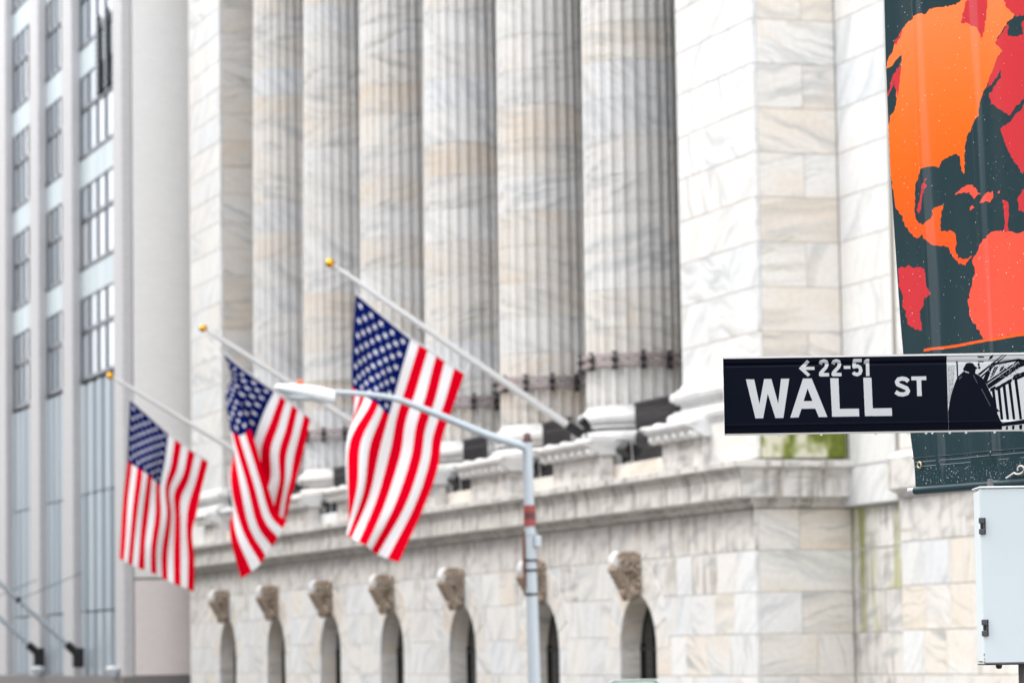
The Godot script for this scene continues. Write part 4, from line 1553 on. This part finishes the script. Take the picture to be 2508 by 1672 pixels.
const SIGN_FROM := Vector3(5.0, 4.6, -12.635)
const SIGN_ALONG := Vector3(0.9527, 0.0, 0.3039)


func build_sign_post() -> void:
	var o := thing("sign_post", Vector3(6.52, 0.0, -12.46), "dark grey steel post behind the white cabinet", "post")
	var m := MB.new()
	m.tube([Vector3.ZERO, Vector3(0, 3.5, 0), Vector3(0, 8.2, 0)], [0.085, 0.08, 0.075], 24)
	put(m, "shaft", mat(rgb(96, 92, 94), 0.5, 0.2), o)
	var b := MB.new()
	b.lathe([Vector2(0.22, 0), Vector2(0.22, 0.06), Vector2(0.14, 0.3), Vector2(0.1, 0.5)], Vector3.ZERO, 20)
	put(b, "base", mat(rgb(96, 92, 94), 0.5, 0.2), o)
	for y in [4.25, 6.9]:
		var a := MB.new()
		a.tube([Vector3(0, y, 0), Vector3(0.1, y, -0.22)], [0.02, 0.02], 8)
		put(a, "banner_bracket", M.alu, o)


func build_street_sign() -> void:
	var o := thing("street_sign", SIGN_FROM, "navy street-name blade reading WALL ST with a printed picture at its end", "street sign")
	var along := SIGN_ALONG
	var out_ := Vector3(-along.z, 0, along.x)            # towards the reader
	var wide := 1.217
	var high := 0.303
	# rolled blade: (share of the height from the top, how far the face stands out)
	var prof := [[0.0, 0.004], [0.05, 0.004], [0.072, 0.001], [0.085, -0.004], [0.105, 0.0], [0.12, 0.002], [0.5, 0.003], [0.865, 0.002], [0.88, 0.003], [0.892, 0.013], [0.905, 0.007], [0.925, 0.003], [1.0, 0.0]]
	var m := MB.new()
	for i in prof.size() - 1:
		var q := []
		var uv := []
		for e in [[0.0, i], [1.0, i], [1.0, i + 1], [0.0, i + 1]]:
			var pr: Array = prof[e[1]]
			q.append(along * wide * e[0] + Vector3.UP * (0.5 - pr[0]) * high + out_ * pr[1])
			uv.append(Vector2(e[0], pr[0]))
		var nn: Vector3 = (q[2] - q[0]).cross(q[1] - q[0]).normalized()
		if nn.dot(out_) < 0:
			nn = -nn
		for id in [0, 1, 2, 0, 2, 3]:
			m.corner(q[id], nn, uv[id])
	var sheet := mat(Color.WHITE, 0.35, 0.0, sign_texture())
	sheet.metallic_specular = 0.2
	put(m, "face", sheet, o)
	var b := MB.new()
	b.quad(Vector3.UP * 0.5 * high - out_ * 0.012, along * wide + Vector3.UP * 0.5 * high - out_ * 0.012, along * wide - Vector3.UP * 0.5 * high - out_ * 0.012, -Vector3.UP * 0.5 * high - out_ * 0.012, -out_)
	put(b, "rear_face", mat(rgb(9, 17, 34), 0.35), o)
	# metal edge all round, the top coloured brighter to look lit
	for e in [[0.5, 0.006], [-0.5, 0.005]]:
		var r := MB.new()
		var y: float = e[0] * high
		var s: float = signf(e[0])
		var p := [[-0.014, y - s * 0.001], [-0.014, y + s * e[1]], [0.009, y + s * e[1]], [0.009, y - s * 0.001]]
		for k in 4:
			var a: Array = p[k]
			var c: Array = p[(k + 1) % 4]
			var pa: Vector3 = out_ * a[0] + Vector3.UP * a[1]
			var pc: Vector3 = out_ * c[0] + Vector3.UP * c[1]
			var hint: Vector3 = (pa + pc) / 2 - Vector3.UP * y
			r.quad(pa, pa + along * wide, pc + along * wide, pc, hint)
		put(r, "edge", mat(rgb(226, 224, 224), 0.3, 0.15) if s > 0 else mat(rgb(190, 188, 184), 0.3, 0.3), o)
	var side := MB.new()
	side.quad(-along * 0.002 + Vector3.UP * (high / 2 + 0.005) + out_ * 0.009, -along * 0.002 - Vector3.UP * (high / 2 + 0.005) + out_ * 0.009, -along * 0.002 - Vector3.UP * (high / 2 + 0.005) - out_ * 0.014, -along * 0.002 + Vector3.UP * (high / 2 + 0.005) - out_ * 0.014, -along)
	put(side, "edge", mat(rgb(200, 200, 200), 0.3, 0.3), o)
	var clamp_ := MB.new()
	clamp_.cbox(Vector3(wide - 0.02, -0.16, -0.03), Vector3(wide + 0.36, 0.16, -0.012), 0.005)
	var cl := put(clamp_, "clamp_plate", M.alu, o)
	cl.basis = Basis(along, Vector3.UP, out_)
	# rain hanging from the lower edge
	var water := mat(rgb(225, 232, 238), 0.05)
	for x in [0.22, 0.385, 0.605, 0.735, 0.805, 0.83, 0.90, 0.965, 1.08]:
		var d := MB.new()
		d.lathe([Vector2(0.0, -0.006), Vector2(0.004, -0.0045), Vector2(0.0058, -0.001), Vector2(0.005, 0.003), Vector2(0.003, 0.005)], along * x - Vector3.UP * (high / 2 + 0.007) + out_ * 0.003, 10)
		put(d, "water_drop", water, o)


func banner_edge(y: float) -> float:
	for i in BANNER_EDGE.size() - 1:
		if y <= BANNER_EDGE[i][1] and y >= BANNER_EDGE[i + 1][1]:
			return lerpf(BANNER_EDGE[i][0], BANNER_EDGE[i + 1][0], (BANNER_EDGE[i][1] - y) / (BANNER_EDGE[i][1] - BANNER_EDGE[i + 1][1]))
	return BANNER_EDGE[0][0] if y > BANNER_EDGE[0][1] else BANNER_EDGE[-1][0]


func banner_point(a: float, y: float) -> Vector3:
	var out_ := Vector3(BANNER_ALONG.z, 0, -BANNER_ALONG.x)
	if out_.z < 0:
		out_ = -out_
	var k := 1.0 if y > 4.38 else 0.5
	var bulge := sin(a * 21.0 + y * 0.5) * 0.006 + sin(a * 9.0 - y * 1.3 + 1.0) * 0.010 + exp(-pow((a - 0.27 - (5.3 - y) * 0.03) / 0.016, 2)) * 0.016 + exp(-pow((a - 0.62 - (5.6 - y) * 0.05) / 0.024, 2)) * 0.014
	if y < 4.85:
		bulge += sin(a * 46.0 + y * 2.0) * 0.0035 * clampf((4.85 - y) * 3.0, 0.0, 1.0)
	return BANNER_ORIGIN + BANNER_ALONG * a + Vector3.UP * y + out_ * bulge * k


func build_banner() -> void:
	var o := thing("banner", Vector3.ZERO, "dark teal vinyl banner printed with an orange and red world map", "banner")
	var m := MB.new()
	var y_top := 6.9
	var y_low := 4.285
	var a_end := 1.25
	var nx := 60
	var ny := 80
	var pt := func(i: int, j: int) -> Vector3:
		var y := lerpf(y_top, y_low, float(j) / ny)
		return banner_point(lerpf(banner_edge(y), a_end, float(i) / nx), y)
	var uv := func(i: int, j: int) -> Vector2:
		var y := lerpf(y_top, y_low, float(j) / ny)
		return Vector2((lerpf(banner_edge(y), a_end, float(i) / nx) + 0.1) / 1.4, clampf((6.5 - y) / 2.3, 0.002, 0.998))
	for j in ny:
		for i in nx:
			for e in [[0, 0], [1, 0], [1, 1], [0, 0], [1, 1], [0, 1]]:
				var du: Vector3 = pt.call(mini(i + e[0] + 1, nx), j + e[1]) - pt.call(maxi(i + e[0] - 1, 0), j + e[1])
				var dv: Vector3 = pt.call(i + e[0], mini(j + e[1] + 1, ny)) - pt.call(i + e[0], maxi(j + e[1] - 1, 0))
				m.corner(pt.call(i + e[0], j + e[1]), dv.cross(du).normalized(), uv.call(i + e[0], j + e[1]))
	var vinyl := mat(Color.WHITE, 0.24, 0.0, banner_texture())
	vinyl.metallic_specular = 0.42
	put(m, "cloth", vinyl, o)
	var out_ := Vector3(BANNER_ALONG.z, 0, -BANNER_ALONG.x)
	if out_.z < 0:
		out_ = -out_
	var hem := MB.new()
	for e in [4.372, 4.392]:
		var pts := []
		var rad := []
		for i in 31:
			pts.append(banner_point(lerpf(banner_edge(e) - 0.004, a_end, i / 30.0), e) + out_ * 0.001)
			rad.append(0.0016)
		hem.tube(pts, rad, 4)
	put(hem, "stitching", mat(rgb(122, 138, 142), 0.7), o)
	var fold := MB.new()
	var fp := []
	var fr := []
	for i in 31:
		fp.append(banner_point(lerpf(banner_edge(4.41) - 0.005, a_end, i / 30.0), 4.41) + out_ * 0.0005)
		fr.append(0.003)
	fold.tube(fp, fr, 5)
	put(fold, "hem_fold", mat(rgb(28, 53, 60), 0.3), o)
	var rod := MB.new()
	rod.tube([BANNER_ORIGIN + BANNER_ALONG * 0.085 + Vector3.UP * 4.268, BANNER_ORIGIN + BANNER_ALONG * 1.3 + Vector3.UP * 4.268], [0.014, 0.014], 12)
	put(rod, "rod", M.alu, o)
	var sleeve := MB.new()
	sleeve.tube([BANNER_ORIGIN + BANNER_ALONG * (banner_edge(4.3)) + Vector3.UP * 4.268, BANNER_ORIGIN + BANNER_ALONG * 1.25 + Vector3.UP * 4.268], [0.018, 0.018], 14, false)
	put(sleeve, "sleeve", mat(rgb(28, 53, 60), 0.3), o)
	var ring := MB.new()
	var gp := []
	var gr := []
	var gc := banner_point(0.163, 4.378) + out_ * 0.003
	for i in 21:
		var a := TAU * i / 20.0
		gp.append(gc + BANNER_ALONG * cos(a) * 0.0125 + Vector3.UP * sin(a) * 0.0125)
		gr.append(0.0055)
	ring.tube(gp, gr, 8, false)
	put(ring, "grommet", mat(rgb(196, 184, 160), 0.3, 0.7), o)
	var eye := MB.new()
	eye.ball(gc - out_ * 0.002, Vector3(0.009, 0.009, 0.004), 10)
	put(eye, "grommet_hole", M.black, o)
	# loose cord at the lower corner
	var cord := MB.new()
	var cp := []
	var cr := []
	var c0 := BANNER_ORIGIN + BANNER_ALONG * 0.845 + Vector3.UP * 4.318 + out_ * 0.02
	for i in 15:
		var t := i / 14.0
		var a := -2.6 + t * 6.0
		cp.append(c0 + BANNER_ALONG * (cos(a) * 0.028 + t * 0.03) + Vector3.UP * (sin(a) * 0.016 + t * 0.004))
		cr.append(0.0042)
	cp.insert(0, c0 + BANNER_ALONG * -0.075 + Vector3.UP * -0.028)
	cr.insert(0, 0.0042)
	cord.tube(cp, cr, 7)
	put(cord, "cord", mat(rgb(220, 212, 208), 0.8), o)
	# rain beads on the vinyl
	var bead := MB.new()
	bead.ball(Vector3.ZERO, Vector3(0.0014, 0.0017, 0.0011), 6)
	var mm := MultiMesh.new()
	mm.transform_format = MultiMesh.TRANSFORM_3D
	mm.mesh = bead.mesh(mat(rgb(236, 242, 246), 0.05))
	mm.instance_count = 1000
	for i in 1000:
		var y := rng.randf_range(4.29, 6.42) if i > 300 else rng.randf_range(4.29, 4.37)
		var a := lerpf(banner_edge(y) + 0.01, 1.1, rng.randf())
		var s := pow(rng.randf(), 3.0) * 1.1 + 0.45
		mm.set_instance_transform(i, Transform3D(Basis.from_scale(Vector3.ONE * s), banner_point(a, y) + out_ * 0.0008))
	var rain := MultiMeshInstance3D.new()
	rain.name = "rain_beads"
	rain.multimesh = mm
	o.add_child(rain)
	rain.set_meta("kind", "stuff")


func build_cabinet() -> void:
	var at := Vector3(5.925, 3.52, -12.245)
	var along := SIGN_ALONG
	var out_ := Vector3(-along.z, 0, along.x)
	var o := thing("control_cabinet", at, "white metal control cabinet with black hinges strapped to the steel post", "cabinet")
	o.basis = Basis(along, Vector3.UP, out_)
	var shell := mat(Color.WHITE, 0.35, 0.0, grain_texture(77, rgb(200, 210, 214), rgb(207, 217, 221), 2.0))
	var m := MB.new()
	m.cbox(Vector3(0.004, 0.004, -0.20), Vector3(0.496, 0.688, -0.028), 0.006)
	put(m, "body", shell, o)
	var d := MB.new()
	d.cbox(Vector3(0, 0, -0.025), Vector3(0.50, 0.692, 0.0), 0.005)
	put(d, "door", shell, o)
	var lip := MB.new()
	lip.cbox(Vector3(-0.002, 0.6925, -0.205), Vector3(0.502, 0.700, 0.006), 0.003)
	put(lip, "top_flange", mat(rgb(224, 228, 230), 0.35), o)
	var under := MB.new()
	under.cbox(Vector3(0.002, -0.006, -0.2), Vector3(0.498, -0.001, 0.003), 0.002)
	put(under, "bottom_gasket", M.black, o)
	var dark := mat(rgb(70, 72, 76), 0.5)
	for y in [0.51, 0.108]:
		var h := holder("hinge", o)
		for e in [[0.0, 0.022], [0.043, 0.066]]:
			var a := MB.new()
			a.cbox(Vector3(-0.006, y + e[0], -0.004), Vector3(0.016, y + e[1], 0.012), 0.003)
			put(a, "hinge_leaf", dark, h)
		var pin := MB.new()
		pin.cbox(Vector3(0.0, y + 0.0225, 0.0), Vector3(0.012, y + 0.0425, 0.007), 0.002)
		put(pin, "hinge_pin", M.black, h)
		var back := MB.new()
		back.cbox(Vector3(0.0165, y, -0.002), Vector3(0.021, y + 0.066, 0.010), 0.001)
		put(back, "hinge_plate", mat(rgb(52, 54, 58), 0.5), h)
	var knob := MB.new()
	knob.lathe([Vector2(0.014, 0.70), Vector2(0.014, 0.708), Vector2(0.011, 0.709), Vector2(0.0115, 0.728), Vector2(0.008, 0.732), Vector2(0.0, 0.732)], Vector3(0.052, 0, -0.05), 14)
	put(knob, "vent_cap", dark, o)
	var gland := MB.new()
	gland.lathe([Vector2(0.0, -0.022), Vector2(0.010, -0.020), Vector2(0.013, -0.010), Vector2(0.013, -0.0065)], Vector3(0.066, 0, -0.05), 14)
	put(gland, "cable_gland", M.black, o)
	var pipe := MB.new()
	pipe.tube([Vector3(0.195, -0.006, -0.10), Vector3(0.195, -3.39, -0.10)], [0.045, 0.045], 16)
	put(pipe, "conduit", mat(rgb(104, 98, 100), 0.5), o)
	var chip := mat(rgb(120, 62, 40), 0.9)
	for e in [[0.0, 0.036, 0.004], [0.001, 0.018, 0.003], [0.0015, 0.008, 0.003]]:
		var r := MB.new()
		r.ball(Vector3(e[0] + 0.002, e[1], -0.001), Vector3(0.0022, e[2], 0.0022), 8)
		put(r, "rust_chip", chip, o)


func build_small_sign() -> void:
	var o := thing("green_street_sign", Vector3(11.42, 3.02, -32.16), "green sign plate with white rounded border below the arched windows", "sign")
	o.rotation.y = -0.31
	var pl := func(inset: float) -> PackedVector2Array:
		var p := PackedVector2Array()
		for c in [[0.52, 0.26, 0.0], [0.0, 0.26, PI / 2], [0.0, 0.0, PI], [0.52, 0.0, PI * 1.5]]:
			var r := 0.05
			var cx: float = clampf(c[0], r + inset, 0.52 - r - inset)
			var cy: float = clampf(c[1], r + inset, 0.275 - r - inset)
			for k in 6:
				var a: float = c[2] + PI / 2 * k / 5.0
				p.append(Vector2(cx + cos(a) * r, cy + sin(a) * r))
		return p
	var w := MB.new()
	w.slab(pl.call(0.0), Vector3.ZERO, Vector3.RIGHT, Vector3.UP, Vector3(0, 0, 1), 0.004, 0.0, true)
	put(w, "border", mat(rgb(222, 226, 224), 0.4), o)
	var g := MB.new()
	g.slab(pl.call(0.014), Vector3(0, 0, 0.002), Vector3.RIGHT, Vector3.UP, Vector3(0, 0, 1), 0.0015, 0.0)
	put(g, "plate", mat(rgb(10, 104, 62), 0.4), o)
	var inner := MB.new()
	inner.slab(pl.call(0.03), Vector3(0, 0, 0.004), Vector3.RIGHT, Vector3.UP, Vector3(0, 0, 1), 0.0015, 0.0)
	put(inner, "panel", mat(rgb(226, 229, 228), 0.4), o)
	var post := MB.new()
	post.tube([Vector3(0.26, -3.02, -0.04), Vector3(0.26, 0.24, -0.04)], [0.03, 0.03], 12)
	put(post, "post", M.iron, o)


func build_floodlights() -> void:
	# black floodlights on the parapet, tilted up at the columns
	var at := []
	for k in 5:
		at.append([column_z(k) + 1.75, "floodlight on the parapet by the %s column from the corner pier" % ["first", "second", "third", "fourth", "fifth"][k]])
	for e in at:
		var o := thing("floodlight", Vector3(20.72, 6.89, e[0]), "black " + e[1], "floodlight", "floodlights on the parapet")
		var h := MB.new()
		h.cbox(Vector3(-0.16, -0.12, -0.22), Vector3(0.16, 0.12, 0.22), 0.03)
		var ho := put(h, "housing", M.black, o)
		ho.position = Vector3(0, 0.24, 0)
		ho.rotation.z = -0.7
		var y := MB.new()
		y.box(Vector3(-0.03, 0.0, -0.27), Vector3(0.03, 0.27, -0.235))
		y.box(Vector3(-0.03, 0.0, 0.235), Vector3(0.03, 0.27, 0.27))
		y.box(Vector3(-0.05, 0.0, -0.234), Vector3(0.05, 0.03, 0.234))
		put(y, "yoke", M.iron, o)
		var a := MB.new()
		a.tube([Vector3(-0.05, 0.02, 0.35), Vector3(-0.1, 0.45, 0.42), Vector3(0.05, 0.6, 0.46)], [0.02, 0.02, 0.02], 7)
		put(a, "stem", M.alu, o)
	var sp := thing("spotlight_on_stem", Vector3(20.2, 7.40, -57.85), "small black spotlight on a thin stem before a column base", "spotlight")
	var m := MB.new()
	m.tube([Vector3(0, 0, 0), Vector3(0.02, 0.22, 0)], [0.018, 0.018], 8)
	put(m, "stem", M.iron, sp)
	var b := MB.new()
	b.tube([Vector3(-0.1, 0.34, 0.02), Vector3(0.0, 0.24, 0), Vector3(0.07, 0.17, 0)], [0.085, 0.075, 0.045], 12)
	put(b, "lamp", M.black, sp)


# ---------------------------------------------------------------- ground
func build_ground() -> void:
	var asphalt := mat(Color.WHITE, 0.55, 0.0, grain_texture(51, Color(0.22, 0.22, 0.23), Color(0.30, 0.30, 0.31), 14.0))
	var m := MB.new()
	m.tile = 3.0
	m.quad(Vector3(-250, 0, 120), Vector3(250, 0, 120), Vector3(250, 0, -420), Vector3(-250, 0, -420), Vector3.UP)
	structure(put(m, "road", asphalt))
	var paving := mat(Color.WHITE, 0.7, 0.0, grain_texture(52, Color(0.52, 0.51, 0.49), Color(0.62, 0.61, 0.59), 9.0))
	var p := MB.new()
	p.cbox(Vector3(14.6, -0.1, -240), Vector3(20.48, 0.13, -20), 0.02)
	structure(put(p, "pavement", paving))
	var q := MB.new()
	q.cbox(Vector3(4.2, -0.1, -19.0), Vector3(60.0, 0.13, -8.5), 0.02)
	structure(put(q, "street_corner_pavement", paving))
	var kerb := MB.new()
	kerb.cbox(Vector3(14.3, -0.1, -240), Vector3(14.597, 0.125, -20), 0.02)
	structure(put(kerb, "kerb", mat(rgb(150, 148, 145), 0.8)))


# unseen buildings round the crossing, added to block sky and dim facade and sign
func build_surroundings() -> void:
	var grey := mat(Color.WHITE, 0.8, 0.0, grain_texture(61, Color(0.55, 0.53, 0.50), Color(0.64, 0.62, 0.59), 3.0))
	var glass := mat(rgb(40, 44, 50), 0.15)
	var list := [
		[Vector3(-36, 0, 9), Vector3(3, 22, 50), "unseen low grey stone hall with steps, added behind the crossing to block sky"],
		[Vector3(-40, 0, -60), Vector3(-8, 14, -20), "unseen low grey stone bank added across the street to dim the columned building"],
		[Vector3(-40, 0, -150), Vector3(-6, 26, -64), "unseen plain grey stone block added across the street to dim the far facades"]]
	for e in list:
		var lo: Vector3 = e[0]
		var hi: Vector3 = e[1]
		var b := thing("added_stone_building", Vector3(lo.x, 0, lo.z), e[2], "building")
		var size := hi - lo
		var m := MB.new()
		m.box(Vector3.ZERO, size)
		put(m, "wall", grey, b)
		var c := MB.new()
		c.cbox(Vector3(-0.6, size.y - 0.003, -0.6), Vector3(size.x + 0.6, size.y + 1.2, size.z + 0.6), 0.1)
		put(c, "cornice", grey, b)
		var n := int(size.z / 4.5)
		for i in n:
			for y in [2.0, 7.5]:
				var w := MB.new()
				w.box(Vector3(size.x - 0.2, y, 2.0 + i * 4.5), Vector3(size.x + 0.01, y + 3.4, 4.0 + i * 4.5))
				put(w, "window", glass, b)
	var s := thing("stone_steps", Vector3(-30, 0, -2), "flight of grey stone steps before the hall", "steps")
	for k in 7:
		var m := MB.new()
		m.cbox(Vector3(0, 0 if k == 0 else 0.28 * k + 0.003, 0.5 * k), Vector3(32, 0.28 * (k + 1), 10.9), 0.01)
		put(m, "step", grey, s)


func _ready() -> void:
	rng.seed = 2024
	# camera: a long lens from the top of some steps, slightly rolled, focused on the street sign
	var cam := Camera3D.new()
	var lens := CameraAttributesPhysical.new()
	lens.frustum_focal_length = 119.4
	lens.frustum_focus_distance = 13.7
	lens.frustum_near = 0.5
	lens.frustum_far = 900.0
	lens.exposure_aperture = 4.9
	cam.attributes = lens
	cam.far = 900.0
	cam.basis = Basis(Vector3(0.95127, -0.01547, 0.30797), Vector3(-0.01326, 0.99576, 0.09098), Vector3(-0.30808, -0.09063, 0.94703)).orthonormalized()
	cam.position = Vector3(0, 3.6, 0)
	add_child(cam)
	cam.current = true
	# overcast, rainy sky with a broad bright patch of cloud over the street
	var env := Environment.new()
	var sky := Sky.new()
	var sm := ProceduralSkyMaterial.new()
	sm.sky_top_color = Color(0.93, 0.94, 0.96)
	sm.sky_horizon_color = Color(0.90, 0.91, 0.93)
	sm.sky_curve = 0.2
	sm.ground_bottom_color = Color(0.3, 0.3, 0.3)
	sm.ground_horizon_color = Color(0.5, 0.5, 0.5)
	sky.sky_material = sm
	env.sky = sky
	env.background_mode = Environment.BG_SKY
	env.tonemap_mode = Environment.TONE_MAPPER_LINEAR
	env.tonemap_exposure = 3.35
	env.sdfgi_enabled = true
	env.ssao_enabled = true
	env.ssil_enabled = true
	var we := WorldEnvironment.new()
	we.environment = env
	add_child(we)
	var sun := DirectionalLight3D.new()
	sun.light_energy = 0.32
	sun.light_color = Color(1.0, 0.992, 0.98)
	sun.light_angular_distance = 35.0
	sun.shadow_enabled = true
	add_child(sun)
	sun.look_at_from_position(Vector3(-30, 38, -8), Vector3.ZERO)

	make_materials()
	build_ground()
	build_columned_building()
	build_corner_building()
	build_office()
	build_surroundings()

	var cloth := mat(Color.WHITE, 0.85, 0.0, flag_texture())
	cloth.backlight = Color(0.5, 0.5, 0.5)
	cloth.metallic_specular = 0.1
	build_flagpole(Vector3(20.45, 7.52, -58.8), Vector3(15.7, 10.6, -58.8), FLAG_A[0][0], FLAG_A[0][-1], "white flagpole whose foot stands on the carved pedestal, ending in a gold ball")
	build_flagpole(Vector3(20.45, 7.55, -69.2), Vector3(15.72, 10.41, -69.2), FLAG_B[0][0], FLAG_B[0][-1], "white flagpole with gold ball passing behind the street lamp head")
	build_flagpole(Vector3(20.45, 7.55, -79.6), Vector3(15.81, 10.26, -79.6), FLAG_C[0][0], FLAG_C[0][-1], "white flagpole with gold ball in front of the office block panels")
	build_flag(FLAG_A, FLAG_A_NODES, 0.3, cloth, "striped flag with starred blue corner crossed by the street lamp arm")
	build_flag(FLAG_B, FLAG_B_NODES, 1.7, cloth, "striped flag twisted upon itself, hanging below the street lamp head")
	build_flag(FLAG_C, FLAG_C_NODES, 2.6, cloth, "striped flag hanging before the white brick end wall of the office block")
	build_street_lamp()
	build_floodlights()
	build_small_sign()
	build_sign_post()
	build_banner()
	build_street_sign()
	build_cabinet()
